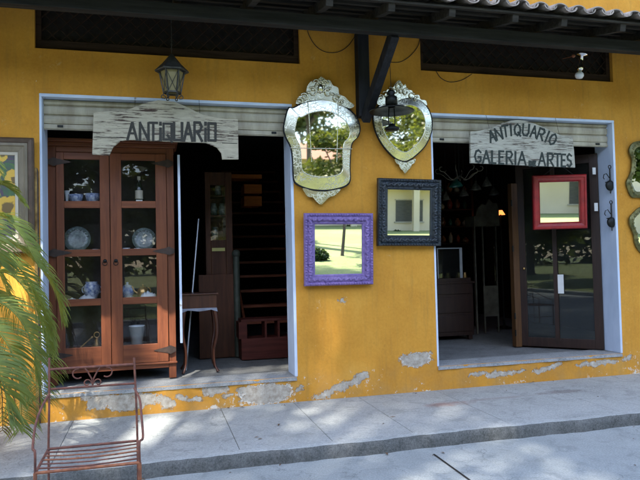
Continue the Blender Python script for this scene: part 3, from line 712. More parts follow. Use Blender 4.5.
# --- heart mirror
YH = -.06
heart = z4([(60,190),(70,160),(95,135),(130,128),(165,120),(200,108),(240,104),(280,118),(308,145),(325,180),(332,225),(325,275),(300,325),(265,362),(235,385),(205,396),(165,382),(125,345),(92,300),(68,245)], 360, 75, 4.575)
hcrest = z4([(78,130),(86,104),(112,92),(124,66),(140,72),(158,46),(178,24),(196,48),(206,42),(214,66),(236,72),(244,92),(268,92),(276,112),(300,118),(304,140),(280,120),(240,104),(200,108),(160,122),(120,130),(92,138)], 360, 75, 4.575)
hdrop = z4([(162,382),(168,402),(180,408),(186,424),(198,436),(208,449),(222,434),(232,424),(240,408),(252,400),(255,382),(230,392),(205,399)], 360, 75, 4.575)
cx, z0, lh = outline(heart, YH)
def loch(pts): return [((P(a, c, YH)).x-cx, (P(a, c, YH)).z-z0) for a, c in pts]
hm = thing('heart_mirror', 'heart shaped Venetian mirror with etched border behind the hanging dark lamp', 'mirror', (cx, YH+.04, z0), rot=(R(1.0), 0, 0))
sb = [tuple(p) for p in smooth(lh, 4)]; ins = shrink(sb, .975); rin = shrink(sb, .74); n = len(sb)
b = MB(); b.prism(sb, -.028, 0); b.build('backing', DWOODZ, hm, local=True)
b = MB()
for i in range(n):
    j = (i+1) % n; b.add([(ins[i][0], -.029, ins[i][1]), (ins[j][0], -.029, ins[j][1]), (rin[j][0], -.042, rin[j][1]), (rin[i][0], -.042, rin[i][1])], [(0,1,2,3)])
b.build('etched_border', MIRE, hm, local=True)
b = MB(); b.prism(shrink(sb, .735), -.04, -.029); b.build('mirror_glass', MIRC, hm, local=True)
b = MB(); b.tube([(p[0], -.029, p[1]) for p in sb+sb[:1]], .0045, 6, False); b.build('outer_rim', IRON, hm, local=True)
b = MB(); b.tube([(p[0], -.042, p[1]) for p in rin+rin[:1]], .004, 6, False); b.build('glass_rod', MIRE, hm, local=True)
b = MB(); b.prism([tuple(p) for p in smooth(loch(hcrest), 3)], -.036, -.004); hc = b.build('crest', MIRE, hm, local=True)
b = MB(); cz = loch([(398, 92)])[0]
for sx in (-1, 1):
    for (dx, dz, r, a0, a1) in ((.01, .05, .05, 90, 380), (.085, 0, .045, 60, 400), (.15, -.04, .04, 30, 330), (.03, .0, .035, 0, 300), (.2, -.07, .03, 30, 330)):
        b.tube([(cz[0]+sx*(dx+p.x), -.047, cz[1]+dz+p.z) for p in spiral((0, 0, 0), r, r*.25, a0, a1, 16)], .0065, 6)
b.build('crest_scrolls', MIRE, hc, local=True)
b = MB(); b.prism([tuple(p) for p in smooth(loch(hdrop), 3)], -.03, -.004); b.build('drop_ornament', MIRE, hm, local=True)

# --- two rococo mirrors at the right edge
def rococo(px_out, label, y=-.04, mir=MIR):
    cx, z0, lo = outline(px_out, y); s = [tuple(p) for p in smooth(lo, 5)]
    t = thing('rococo_mirror', label, 'mirror', (cx, y+.035, z0), rot=(R(2.2), 0, 0))
    rin = shrink(s, .80); n = len(s); b = MB()
    mid = shrink(s, .9)
    for A, ya, B, yb in ((s, 0, s, -.02), (s, -.02, mid, -.045), (mid, -.045, rin, -.02)):
        for i in range(n):
            j = (i+1) % n; b.add([(A[i][0], ya, A[i][1]), (A[j][0], ya, A[j][1]), (B[j][0], yb, B[j][1]), (B[i][0], yb, B[i][1])], [(0,1,2,3)], True)
    for i in range(0, n, 3): b.ball((mid[i][0], -.045, mid[i][1]), .013, 5, (1.4, .6, 1.1))
    b.build('frame', GGOLD, t, local=True)
    b = MB(); b.prism(shrink(s, .81), -.02, -.008); b.build('mirror_glass', mir, t, local=True)
rococo([(630,146),(634,142),(642,140),(652,134),(664,140),(672,143),(677,148),(674,160),(677,172),(680,184),(677,194),(668,198),(655,203),(642,198),(633,197),(629,190),(627,182),(631,172),(632,160),(629,152)],
       'wavy edged green gilt mirror at the right edge, upper of the two')
rococo([(634,212),(640,207),(652,203),(664,205),(674,210),(680,220),(677,232),(672,244),(662,254),(650,256),(641,252),(636,244),(634,234),(630,224),(630,217)],
       'wavy edged green gilt mirror at the right edge, lower of the two')

# ------------------------------------------------------------------ framed flower painting
yP = -.03
A = P(-42, 137, yP); B_ = P(35.5, 253, yP); w, h = B_.x-A.x, A.z-B_.z
pt = thing('framed_painting', 'framed painting of yellow flowers in a wide grey gold frame left of the doorway', 'painting', ((A.x+B_.x)/2, yP, B_.z), rot=(R(1), 0, 0))
b = MB(); frame_sweep(b, w, h, [(0, 0), (0, -.04), (.015, -.055), (.045, -.05), (.05, -.045)]); b.build('outer_moulding', FRDARK, pt, local=True)
b = MB(); frame_sweep(b, w, h, [(.049, -.04), (.052, -.05), (.075, -.052), (.085, -.042), (.12, -.036), (.135, -.03)]); b.build('frame', FRGREY, pt, local=True)
b = MB(); frame_sweep(b, w, h, [(.134, -.02), (.136, -.034), (.16, -.03), (.165, -.02)]); b.build('liner', CREAM, pt, local=True)
b = MB(); b.box((-w/2+.16, -.018, .16), (w/2-.16, -.012, h-.16)); b.box((-w/2+.005, -.010, .005), (w/2-.005, -.002, h-.005)); b.build('canvas', CANVAS, pt, local=True)

# narrow gilt-edged standing panel between the jamb and the cabinet
ya = .12
A = P(35.5, 168, -.03); B_ = P(34.5, 380, -.03)
t = thing('standing_frame', 'tall narrow gilt edged frame standing beside the left jamb of the left doorway', 'frame', (A.x, -.02, .1))
b = MB(); b.box((A.x-.012, -.045, .1), (A.x+.014, -.012, A.z)); b.build('gilt_edge', GOLD, t, bevel=.003)
C2 = P(46, 182, .30)
b = MB(); b.add([(A.x+.014, -.03, .1), (A.x+.014, -.03, A.z), (C2.x, .06, A.z-.09), (C2.x, .06, .1), (A.x+.014, -.015, .1), (A.x+.014, -.015, A.z), (C2.x, .075, A.z-.09), (C2.x, .075, .1)], [(0,1,2,3), (4,5,6,7), (1,5,6,2), (2,3,7,6)])
b.build('side_panel', basic('patterned_frame_side', (.12, .085, .07), (.03, .022, .02), .6, 20), t)
b = MB(); b.box((C2.x, .055, .1), (C2.x+.012, .075, A.z-.1)); b.build('gilt_edge', GOLD, t)

# ------------------------------------------------------------------ lettering
GL = {'A': [[(0, 0), (.5, 1), (1, 0)], [(.2, .38), (.8, .38)]], 'N': [[(0, 0), (0, 1), (1, 0), (1, 1)]], 'T': [[(0, 1), (1, 1)], [(.5, 1), (.5, 0)]],
      'I': [[(.5, 0), (.5, 1)]], 'i': [[(.5, 0), (.5, .68)], [(.5, .88), (.5, 1.0)]], 'Q': [[(.5, 1), (.12, .8), (0, .5), (.12, .18), (.5, 0), (.88, .18), (1, .5), (.88, .8), (.5, 1)], [(.6, .28), (1, -.06)]],
      'q': [[(0, .95), (0, .05), (1, .05), (1, .95), (0, .95)], [(.5, .3), (1.05, -.08)]], 'U': [[(0, 1), (0, .25), (.25, 0), (.75, 0), (1, .25), (1, 1)]], 'u': [[(0, 1), (0, .04), (1, .04), (1, 1)]],
      'R': [[(0, 0), (0, 1), (.7, 1), (.95, .78), (.7, .52), (0, .48)], [(.4, .48), (1, 0)]], 'O': [[(.5, 1), (.12, .8), (0, .5), (.12, .18), (.5, 0), (.88, .18), (1, .5), (.88, .8), (.5, 1)]],
      'o': [[(0, .95), (0, .05), (1, .05), (1, .95), (0, .95)]], 'G': [[(.95, .82), (.6, 1), (.2, .9), (0, .5), (.2, .1), (.6, 0), (.95, .15), (.95, .45), (.55, .45)]],
      'L': [[(0, 1), (0, 0), (.9, 0)]], 'E': [[(.95, 1), (0, 1), (0, 0), (.95, 0)], [(0, .52), (.75, .52)]], 'S': [[(.95, .85), (.5, 1), (.08, .8), (.2, .56), (.8, .44), (.95, .2), (.5, 0), (.03, .14)]], 'D': [[(0, 0), (0, 1), (.6, .95), (1, .5), (.6, .05), (0, 0)]]}
def letters(b, items, y, sw):
    """items: (char, x0,z0 base-left, ux,uz unit vectors scaled to width & height)"""
    for ch, o, ux, uz in items:
        for st in GL[ch]:
            pts = [Vector((o.x, 0, o.z))+Vector((ux.x, 0, ux.z))*p[0]+Vector((uz.x, 0, uz.z))*p[1] for p in st]
            for i in range(len(pts)-1):
                a, c = pts[i], pts[i+1]; d = (c-a).normalized(); nrm_ = Vector((-d.z, 0, d.x))
                wa, wc = sw*random.uniform(.42, .58), sw*random.uniform(.42, .58); a2, c2 = a-d*sw*.35, c+d*sw*.35
                yy = y-.0012*random.random()
                q = [a2+nrm_*wa, a2-nrm_*wa, c2-nrm_*wc, c2+nrm_*wc]
                b.add([(v.x, yy, v.z) for v in q]+[(v.x, y+.004, v.z) for v in q], [(0,1,2,3), (4,7,6,5), (0,4,5,1), (1,5,6,2), (2,6,7,3), (3,7,4,0)])
def px_letter(ch, x0, x1, yt0, yt1, yplane, tilt=0):
    # left px, right px, top py, bottom py
    bl = P(x0, yt1, yplane); br = P(x1, yt1+tilt*(x1-x0), yplane); tl = P(x0, yt0, yplane)
    return (ch, bl, br-bl, tl-bl)

YS = -.10
A_ = z4([(50,270),(90,263),(150,262),(195,250),(240,232),(290,222),(350,228),(390,245),(420,260),(455,276),(490,283),(535,291),(583,292),(585,440),(525,440),(522,418),(505,396),(465,379),(320,374),(180,368),(150,372),(122,395),(108,425),(45,422)], 80, 40, 3.69)
t0 = thing('shop_sign', 'flaking cream wooden sign reading ANTIQUARIO with scrolled ends, above the wooden cabinet', 'sign', P(165, 158, YS), group='painted wooden shop signs')
b = MB(); b.prism([(p.x, p.z) for p in [P(a, c, YS) for a, c in A_]], YS, YS+.03); b.build('board', SIGNA, t0, bevel=.003)
b = MB(); p0, p1 = P(93, 137, YS), P(238, 143.5, YS)
b.box((p0.x+.008, YS-.003, p0.z-.003), (P(127, 138, YS).x, YS+.001, p0.z+.003)); b.box((P(222, 142, YS).x, YS-.003, p1.z-.003), (p1.x-.008, YS+.001, p1.z+.003)); b.build('plank_seam', LETTERG, t0)
its = []; xs = [(127.5, 137), (140, 148.5), (149.5, 157), (158.5, 162.5), (163.5, 171.5), (174, 182), (184, 192.5), (194.5, 202), (203.5, 207.5), (208.5, 215.5)]
for ch, (a, c) in zip('ANTiquARio', xs):
    its.append(px_letter(ch, a, c, 122.6-(a-170)*.004, 139.6+(a-127)*.02, YS-.002, .02))
b = MB(); letters(b, its, YS-.003, .0245); b.build('lettering', LETTERG, t0)
for px, py in ((135, 111), (200, 117)): b = MB(); q = P(px, py, YS+.02); b.tube([(q.x, YS+.02, q.z-.01), (q.x, -.006, 3.18)], .0018, 5); b.build('hanging_wire', CABLE, t0)

B2 = z4([(38,80),(75,76),(110,68),(135,58),(160,47),(188,39),(215,37),(245,40),(270,48),(300,60),(330,74),(355,86),(380,95),(415,99),(421,150),(425,212),(240,204),(40,195)], 460, 110, 3.69)
t0 = thing('shop_sign', 'worn white wooden sign reading ANTIQUARIO GALERIA DE ARTES with arched top, in the right doorway', 'sign', P(522, 165, YS), group='painted wooden shop signs')
b = MB(); b.prism([(p.x, p.z) for p in [P(a, c, YS) for a, c in B2]], YS, YS+.03); b.build('board', SIGNB, t0, bevel=.003)
its = []
AR = [('A', 118, 97, 16), ('N', 143, 88, 12), ('T', 168, 78, 8), ('I', 188, 74, 4), ('Q', 212, 73, 0), ('U', 243, 73, -5), ('A', 273, 80, -10), ('R', 300, 90, -18), ('I', 322, 98, -22), ('O', 343, 108, -24)]
for ch, x, yc, an in AR:
    wpx, hpx = (2 if ch == 'I' else 22)/3.69, 41/3.69
    c0 = Vector((460+x/3.69, 110+yc/3.69, 0)); a = R(-an); ux = Vector((math.cos(a), math.sin(a), 0)); uy = Vector((-math.sin(a), math.cos(a), 0))
    bl = c0-ux*(wpx/2)+uy*(hpx/2); br = bl+ux*wpx; tl = bl-uy*hpx
    q = [P(v.x, v.y, YS-.002) for v in (bl, br, tl)]; its.append((ch, q[0], q[1]-q[0], q[2]-q[0]))
for ch, x0, x1, yt, yb in (('G', 55, 78, 148, 193), ('A', 84, 110, 150, 196), ('L', 118, 134, 151, 196), ('E', 145, 162, 152, 198), ('R', 172, 194, 153, 199), ('I', 203, 206, 154, 200), ('A', 215, 243, 154, 202), ('D', 256, 265, 189, 205), ('E', 270, 279, 190, 206),
                           ('A', 290, 315, 158, 206), ('R', 324, 345, 160, 207), ('T', 349, 371, 162, 207), ('E', 375, 390, 164, 208), ('S', 395, 412, 162, 209)):
    its.append(px_letter(ch, 460+x0/3.69, 460+x1/3.69, 110+yt/3.69, 110+yb/3.69, YS-.002, .02))
b = MB(); letters(b, its, YS-.003, .022); b.build('lettering', LETTER, t0)
for px, py in ((490, 131), (560, 137)): b = MB(); q = P(px, py, YS+.02); b.tube([(q.x, YS+.02, q.z-.01), (q.x, -.006, 3.15)], .0018, 5); b.build('hanging_wire', CABLE, t0)

# ------------------------------------------------------------------ hanging lantern (over the left sign)
yl = -.34; top = P(171, 53, yl); e1 = P(154.5, 70, yl); e2 = P(189, 71, yl); bt = P(171, 93, yl); ft = P(171, 100, yl)
cxl = (e1.x+e2.x)/2; rr = (e2.x-e1.x)/2
t0 = thing('hanging_lantern', 'six sided metal lantern with cream glass hanging above the left sign', 'lantern', (cxl, yl, ft.z), rot=(0, 0, 0))
b = MB(); b.lathe([(.0001, top.z-e1.z), (rr*.18, (top.z-e1.z)*.82), (rr*.55, (top.z-e1.z)*.4), (rr, 0), (rr*.98, -.012), (rr*.72, -.005)], (cxl, yl, e1.z), 6); 
for p in range(len(b.mi)): b.mi[p] = (0, False)
b.build('roof', GRIRON, t0)
zt_, zb_ = e1.z-.006, bt.z; r1, r2 = rr*.74, rr*.50
b = MB()
for k in range(6):
    a = R(60*k); b.beam((cxl+r1*math.cos(a), yl+r1*math.sin(a), zt_), (cxl+r2*math.cos(a), yl+r2*math.sin(a), zb_), .012, .012, up=(math.cos(a), math.sin(a), 0.01))
    a2 = R(60*k+60)
    for (r_, z_) in ((r1, zt_), (r2, zb_)): b.beam((cxl+r_*math.cos(a), yl+r_*math.sin(a), z_), (cxl+r_*math.cos(a2), yl+r_*math.sin(a2), z_), .012, .014)
    pA = Vector((cxl+r1*math.cos(a), yl+r1*math.sin(a), zt_)); pB = Vector((cxl+r1*math.cos(a2), yl+r1*math.sin(a2), zt_)); pC = Vector((cxl+r2*math.cos(a2), yl+r2*math.sin(a2), zb_)); pD = Vector((cxl+r2*math.cos(a), yl+r2*math.sin(a), zb_))
    b.tube([pA, pC], .003, 5); b.tube([pB, pD], .003, 5)
    cc_ = Vector((cxl, yl, 0)); d_ = Vector((math.cos(a), math.sin(a), 0))
    pts = [Vector((cxl, yl, zb_-.005))+d_*(r2*.9+.012*math.sin(q*1.2))+Vector((0, 0, -.05*q/5)) for q in range(6)]
    pts += [Vector((cxl, yl, zb_-.055))+d_*(r2*.9+.012+.018*math.sin(q))+Vector((0, 0, .018*(1-math.cos(q)))) for q in (.6, 1.4, 2.4, 3.4)]
    b.tube(pts, .005, 5)
b.build('cage', GRIRON, t0)
b = MB(); b.lathe([(r2*.88, zb_-zt_+.004), (r1*.9, 0)], (cxl, yl, zt_), 6); b.mi = [(0, False)]*len(b.mi)
fm = basic('cream_lantern_glass', (.30, .25, .11), (.18, .15, .07), .45, 8); b.build('glass', fm, t0)
b = MB(); b.tube([(cxl, yl, top.z), (cxl+.002, yl, top.z+.12), (cxl, yl, BZ+.28)], .0035, 5)
for k in range(7): b.tube([Vector((cxl, yl, top.z+.02+.02*k))+Vector((.008*math.cos(q), 0, .012*math.sin(q))) if k % 2 else Vector((cxl, yl, top.z+.02+.02*k))+Vector((0, .008*math.cos(q), .012*math.sin(q))) for q in np.linspace(0, 6.28, 9)], .002, 4)
b.build('chain', GRIRON, t0)

# ------------------------------------------------------------------ pendant lamp in front of the heart mirror
yl = -.38; c = P(391.5, 110, yl); rw = (P(412.5, 110, yl).x-P(370.5, 110, yl).x)/2; nk = P(391, 90, yl).z; bt = P(391, 131, yl).z
t0 = thing('pendant_lamp', 'dark metal pendant lamp with a flat round shade hanging before the heart mirror', 'lamp', (c.x, yl, bt))
b = MB(); b.lathe([(.03, .055), (.05, .045), (rw*.6, .022), (rw, -.012), (rw*.99, -.018), (rw*.6, .012), (.04, .03)], c, 24); b.build('shade', IRON, t0)
b = MB(); b.lathe([(.0001, nk-c.z), (.03, nk-c.z-.005), (.045, nk-c.z-.03), (.03, nk-c.z-.055), (.06, nk-c.z-.075), (.062, .05), (.03, .045)], c, 16); b.build('cap', IRON, t0)
b = MB(); zb = bt-c.z
for s in (-1, 1): b.tube([(c.x+s*.028, yl, c.z+.02), (c.x+s*.036, yl, c.z+zb*.5), (c.x+s*.03, yl, bt+.04)], .006, 6)
b.build('side_rod', IRON, t0)
b = MB(); b.lathe([(.0001, 0), (.06, .002), (.078, .018), (.074, .034), (.035, .05), (.022, .075), (.0001, .078)], (c.x, yl, bt), 18); b.build('reservoir', IRON, t0)
b = MB(); b.tube([(c.x, yl, nk), (c.x-.003, yl, nk+.2), (c.x-.015, yl, 3.95)], .0035, 5); b.build('hanging_wire', CABLE, t0)

# small bright lamp near the right vent
yl = -.45; tp = P(582, 54, yl); bt = P(579, 78.5, yl)
t0 = thing('hanging_bulb_lamp', 'small white glass hanging lamp with a chrome cap below the awning at right', 'lamp', (bt.x, yl, bt.z))
Hh = tp.z-bt.z; ax = (tp-bt).normalized(); Mt = Vector((0, 0, 1)).rotation_difference(ax).to_matrix().to_4x4()
CHR = basic('chrome', (.8, .8, .8), (.6, .6, .6), .15, 5, metal=1, bs=0)
b = MB(); b.lathe([(.0001, 0), (.035, .006), (.048, .03), (.044, .055), (.022, .075), (.018, .09)], bt, 16, M=Mt); b.build('globe', PORC, t0)
b = MB(); b.lathe([(.018, .09), (.03, .10), (.032, .14), (.02, .16), (.016, Hh-.02), (.058, Hh-.012), (.06, Hh), (.0001, Hh+.006)], bt, 16, M=Mt); b.build('cap', CHR, t0)
b = MB(); b.tube([tp, tp+Vector((0, .0, .12)), (tp.x, BY+.3, BZ+.25)], .003, 5); b.build('hanging_wire', CABLE, t0)
b = MB(); q = P(573.5, 56, -.2); b.ball(q, .02, 8)
b.tube([q, (q.x, -.12, q.z+.01), (q.x, -.004, q.z+.03)], .004, 5)
tag(b.build('insulator', basic('orange_ceramic', (.35, .12, .05), None, .4, 8)), 'small round orange ceramic insulator beside the white hanging lamp', 'insulator')

# ------------------------------------------------------------------ iron wall sconces on the right jamb
def sconce(px, pyt, pyb, label):
    X = 5.357; yj = .09
    # plane X const: solve from px row using y=yj
    zt = P(px, pyt, yj).z; zb = P(px, pyb, yj).z; t = thing('iron_hook', label, 'hook', (X-.02, yj, zb), group='iron hooks on the doorway jamb')
    c = Vector((X-.03, yj-.06, 0)); h = zt-zb
    b = MB(); b.tube([Vector((c.x+.018*math.cos(a), c.y, zt-.022+.02*math.sin(a))) for a in np.linspace(0, 2*math.pi, 15)], .005, 6); b.tube([(c.x, c.y, zt-.04), (c.x, c.y, zb+h*.32)], [.007, .009], 6); b.build('stem', IRON, t)
    b = MB(); b.lathe([(.0001, -.02), (.045, -.018), (.062, -.005), (.062, .008), (.045, .018), (.0001, .02)], (c.x, c.y, zb+h*.28), 18, 'y'); b.build('disc', IRON, t)
    b = MB(); b.tube([(c.x-.01, c.y, zb+h*.55), (c.x-.05, c.y, zb+h*.70), (c.x-.085, c.y, zb+h*.66), (c.x-.095, c.y, zb+h*.55), (c.x-.08, c.y, zb+h*.50)], .005, 6); b.build('scroll_arm', IRON, t); b = MB(); b.tube([(c.x, c.y, zb+h*.12), (c.x, c.y, zb)], .006, 6); b.build('tip', IRON, t); b = MB()
    b.tube([(c.x, c.y, zb+h*.42), (c.x+.0, yj+.02, zb+h*.42), (X+.005, yj+.03, zb+h*.42)], .006, 6); b.build('bracket', IRON, t)
sconce(610, 166, 194, 'dark iron hook with a round disc on the blue jamb, the upper of the pair')
sconce(611.5, 201, 231, 'dark iron hook with a round disc on the blue jamb, the lower of the pair')

# paper notes on the door jamb and leaf
b = MB()
for (px, py, w, h) in ((594, 171, .045, .085), (596, 207, .05, .10)):
    c = P(px, py, .215)
    q = MB(); q.box((c.x-w/2, .212, c.z-h/2), (c.x+w/2, .215, c.z+h/2)); oo = q.build('paper_tag', PAPER)
    tag(oo, 'small white paper tag at the right jamb, %s of the two' % ('upper' if py < 200 else 'lower'), 'tag', 'paper tags')
c = on_leaf(560, 284, .034)
q = MB(); q.box((-.045, -.004, -.12), (.045, 0, .12), Matrix.Translation(c) @ Matrix.Rotation(ang+math.pi, 4, 'Z')); tag(q.build('paper_sheet', PAPER), 'white sheet of paper taped to the glass door below the red mirror', 'paper')

# cables looping over the wall
def cable(pts, label, y=-.006):
    q = smooth([P(a, c, y) for a, c in pts], 5, False); b = MB(); b.tube(q, .004, 5); tag(b.build('wall_cable', CABLE), label, 'cable')
cable([(306, 22), (309, 35), (316, 46), (326, 52), (338, 52), (348, 46), (355, 36)], 'thin dark cable sagging on the wall left of the awning post')
cable([(389, 62), (400, 62), (410, 56), (418, 46), (420, 36)], 'thin dark cable curving up the wall above the heart mirror')
cable([(436, 71), (441, 78), (450, 82), (462, 80), (472, 74)], 'thin dark cable looping below the right vent')

# ------------------------------------------------------------------ china cabinet in the left doorway
YC = .42
def pc(px, py): return P(px, py, YC)
xl, xr_ = pc(47.5, 300).x, pc(175.5, 300).x; zt = pc(110, 141).z; zf = SILLZ
cab = thing('china_cabinet', 'tall red brown wooden cabinet with two glazed doors standing in the left doorway', 'cabinet', ((xl+xr_)/2, YC+.2, zf))
rows = [(160, 201), (208, 249), (256, 298), (305, 346)]; zs = [(pc(110, b_).z, pc(110, a_).z) for a_, b_ in rows]
xm = pc(111, 300).x; D = .42
b = MB()
b.box((xl, YC+.02, zf), (xl+.085, YC+.06, zt-.06)); b.box((xr_-.075, YC+.02, zf), (xr_, YC+.06, zt-.06))      # face frame
b.box((xl, YC+.06, zf+.1), (xl+.03, YC+D, zt-.06)); b.box((xr_-.03, YC+.06, zf+.1), (xr_, YC+D, zt-.06))
b.build('carcass', CAB, cab, bevel=.004)
b = MB(); b.box((xl+.03, YC+D-.02, zf+.1), (xr_-.03, YC+D, zt-.06)); b.build('back_panel', basic('dark_back_panel', (.022, .012, .008), (.012, .007, .005), .8, 5), cab)
b = MB(); b.box((xl-.02, YC-.0, zt-.06), (xr_+.02, YC+D+.01, zt-.02)); b.box((xl-.045, YC-.03, zt-.02), (xr_+.045, YC+D+.02, zt+.015)); b.box((xl+.085, YC+.021, zt-.12), (xr_-.075, YC+.055, zt-.06)); b.build('cornice', CABX, cab, bevel=.006)
zb0 = pc(110, 366).z
b = MB(); b.box((xl+.085, YC+.016, zb0-.055), (xr_-.075, YC+.05, zb0)); b.box((xl-.01, YC-.005, zb0-.012), (xr_+.01, YC+.02, zb0+.008)); b.box((xl+.03, YC+.06, zb0-.04), (xr_-.03, YC+D-.02, zb0-.015)); b.build('plinth', CABX, cab, bevel=.004)
for i, (a_, c_) in enumerate(zip(zs[1:], zs[:-1])):
    b = MB(); zc = (a_[1]+c_[0])/2; b.box((xl+.03, YC+.07, zc-.011), (xr_-.03, YC+D-.02, zc+.011)); b.build('shelf', CABX, cab)
b = MB(); b.box((xl+.03, YC+.07, zs[3][0]-.05), (xr_-.03, YC+D-.02, zs[3][0]-.028)); b.build('shelf', CABX, cab)
shelfz = [(zs[i+1][1]+zs[i][0])/2+.011 for i in range(3)]+[zs[3][0]-.028]
dz0, dz1 = zb0+.012, zt-.125
for (x0, x1, p0, p1, hs) in ((xl+.088, xm-.003, pc(65, 300).x, pc(101, 300).x, 1), (xm+.003, xr_-.078, pc(122.7, 300).x, pc(157, 300).x, -1)):
    b = MB(); b.box((x0, YC-.004, dz0), (p0, YC+.024, dz1)); b.box((p1, YC-.004, dz0), (x1, YC+.024, dz1)); dr = b.build('door', CAB, cab, bevel=.004)
    b = MB(); zz_ = [dz0]+[v for pr_ in zs[::-1] for v in pr_]+[dz1]
    for i in range(0, len(zz_), 2): b = MB(); b.box((p0-.001, YC-.001, zz_[i]), (p1+.001, YC+.022, zz_[i+1])); b.build('door_rail', CABX, dr, bevel=.004)
    for (z0_, z1_) in zs:
        b = MB(); b.box((p0-.003, YC+.008, z0_-.003), (p1+.003, YC+.011, z1_+.003)); b.build('pane', GLASS, dr)
    hx = x1-.05 if hs == 1 else x0+.05; hz = pc(110, 261).z
    b = MB(); b.lathe([(.0001, -.012), (.016, -.01), (.02, -.004)], (hx, YC, hz), 12, 'y'); b.tube([Vector((hx, YC-.016, hz-.022))+Vector((.022*math.cos(a), 0, .022*math.sin(a))) for a in np.linspace(0, 6.283, 17)], .0035, 6); b.build('ring_handle', IRON, dr)
    ex = x0 if hs == 1 else x1
    HING = MATS.get('brown_strap_iron') or basic('brown_strap_iron', (.075, .045, .032), (.03, .022, .018), .6, 20, metal=.4)
    for hz_ in (dz1-.10, pc(110, 252).z, dz0+.12):
        b = MB(); s = 1 if hs == 1 else -1
        b.prism([(ex-s*.075, hz_-.02), (ex-s*.02, hz_-.045), (ex+s*.02, hz_-.03), (ex+s*.06, hz_-.022), (ex+s*.12, hz_-.01), (ex+s*.15, hz_), (ex+s*.12, hz_+.01), (ex+s*.06, hz_+.022), (ex+s*.02, hz_+.03), (ex-s*.02, hz_+.045), (ex-s*.075, hz_+.02)], YC-.009, YC-.005)
        b.build('strap_hinge', HING, dr)
t_, b_ = P(178.5, 155, .34), P(178.5, 343, .34)
b = MB(); b.box((t_.x-.012, .33, b_.z), (t_.x+.012, .355, t_.z)); tag(b.build('edge_strip', BLUE, cab), 'pale blue upright strip along the right side of the cabinet')

# things on the cabinet shelves (row, px)
def item(name, label, cat, px, row, prof, mat, y=YC+.2, n=18, group=None, extra=None, M=None):
    q = P(px, 300, y); z = shelfz[row]+.0005; b = MB(); b.lathe(prof, (q.x, y, z), n, M=M)
    if extra: extra(b, Vector((q.x, y, z)))
    return tag(b.build(name, mat), label, cat, group)
bowl = lambda r, h: [(.0001, .004), (r*.4, 0), (r*.45, .006), (r*.85, h*.5), (r, h), (r*.97, h), (r*.8, h*.5), (r*.4, .012), (.0001, .012)]
item('china_bowl', 'blue and white china bowl on the top cabinet shelf, left of the two', 'bowl', 77, 0, bowl(.075, .11), BLUEP, group='blue and white china bowls')
item('china_bowl', 'blue and white china bowl on the top cabinet shelf, right of the two', 'bowl', 94, 0, bowl(.08, .12), BLUEP, group='blue and white china bowls')
item('glass_vase', 'slim pale glass vase at the left end of the top cabinet shelf', 'vase', 68, 0, [(.0001, 0), (.02, 0), (.012, .03), (.02, .10), (.028, .15), (.024, .15), (.008, .05)], PORC)
item('bottle', 'dark bottle with a pale label behind the right cabinet door', 'bottle', 140.5, 0, [(.0001, 0), (.036, .0), (.04, .01), (.04, .17), (.033, .2), (.014, .24), (.013, .32), (.016, .32), (.016, .335), (.0001, .335)], DGLASS, y=YC+.14)
q = P(140.5, 300, YC+.14); b = MB(); b.lathe([(.0408, .06), (.0408, .15)], (q.x, YC+.14, shelfz[0]), 16); b.lathe([(.0165, .26), (.0165, .30)], (q.x, YC+.14, shelfz[0]), 12)
o = b.build('label', CREAM); o.parent = bpy.data.objects['bottle']; o.location = Vector(o.location)-Vector(bpy.data.objects['bottle'].location)
b = MB(); b.box((q.x-.03, YC+.075, shelfz[0]), (q.x+.035, YC+.08, shelfz[0]+.045)); tag(b.build('price_card', PAPER), 'small white card leaning in front of the dark bottle', 'card')
tilt = Matrix.Rotation(R(78), 4, 'X')
plate = lambda r: [(.0001, 0), (r*.55, 0), (r*.62, .008), (r, .02), (r, .026), (r*.6, .014), (.0001, .008)]
def stand_plate(px, row, r, mat, label, nm='plate'):
    y = YC+.26; q = P(px, 300, y); b = MB(); b.lathe(plate(r), (q.x, y, shelfz[row]+r*.98+.004), 28, M=tilt)
    for k in range(20):
        a = 2*math.pi*k/20; b.ball((q.x+r*.8*math.cos(a), y-.016, shelfz[row]+r*.98+.004+r*.8*math.sin(a)), r*.08, 5, (1, .4, 1))
    tag(b.build(nm, mat), label, 'plate')
stand_plate(78, 1, .135, PLATE, 'round grey green plate standing on edge behind the left cabinet door')
stand_plate(145, 1, .125, PLATE, 'ornate moulded plate standing on edge behind the right cabinet door')
for px, w, lab in ((71, .03, 'small white china dish at the left on the second cabinet shelf'), (84, .028, 'small white china dish in front of the grey green plate'), (96, .032, 'small white china dish at the right behind the left cabinet door'), (127, .04, 'small white china dish at the left behind the right cabinet door'), (138, .035, 'small white china dish below the ornate plate'), (152, .03, 'small white china dish at the far right of the second cabinet shelf')):
    item('small_dish', lab, 'dish', px, 1, bowl(w, w*.9), PORC, y=YC+.12, group='small china dishes')
def handles(r, h):
    def f(b, o):
        for s in (-1, 1): b.tube([o+Vector((s*(r*.8+.03*math.sin(a)), 0, h*.62+.035*math.cos(a))) for a in np.linspace(0, math.pi, 9)], .006, 6)
    return f
item('handled_jar', 'blue patterned china jar with two handles on the third cabinet shelf', 'jar', 92, 2, [(.0001, 0), (.05, 0), (.055, .02), (.085, .09), (.08, .15), (.06, .17), (.065, .19), (.0001, .19)], BLUEP, extra=handles(.085, .17), y=YC+.27)
item('china_tureen', 'blue patterned lidded tureen behind the right cabinet door', 'tureen', 127.5, 2, [(.0001, 0), (.04, 0), (.05, .02), (.08, .07), (.075, .11), (.04, .14), (.01, .15), (.015, .17), (.0001, .175)], BLUEP, y=YC+.27)
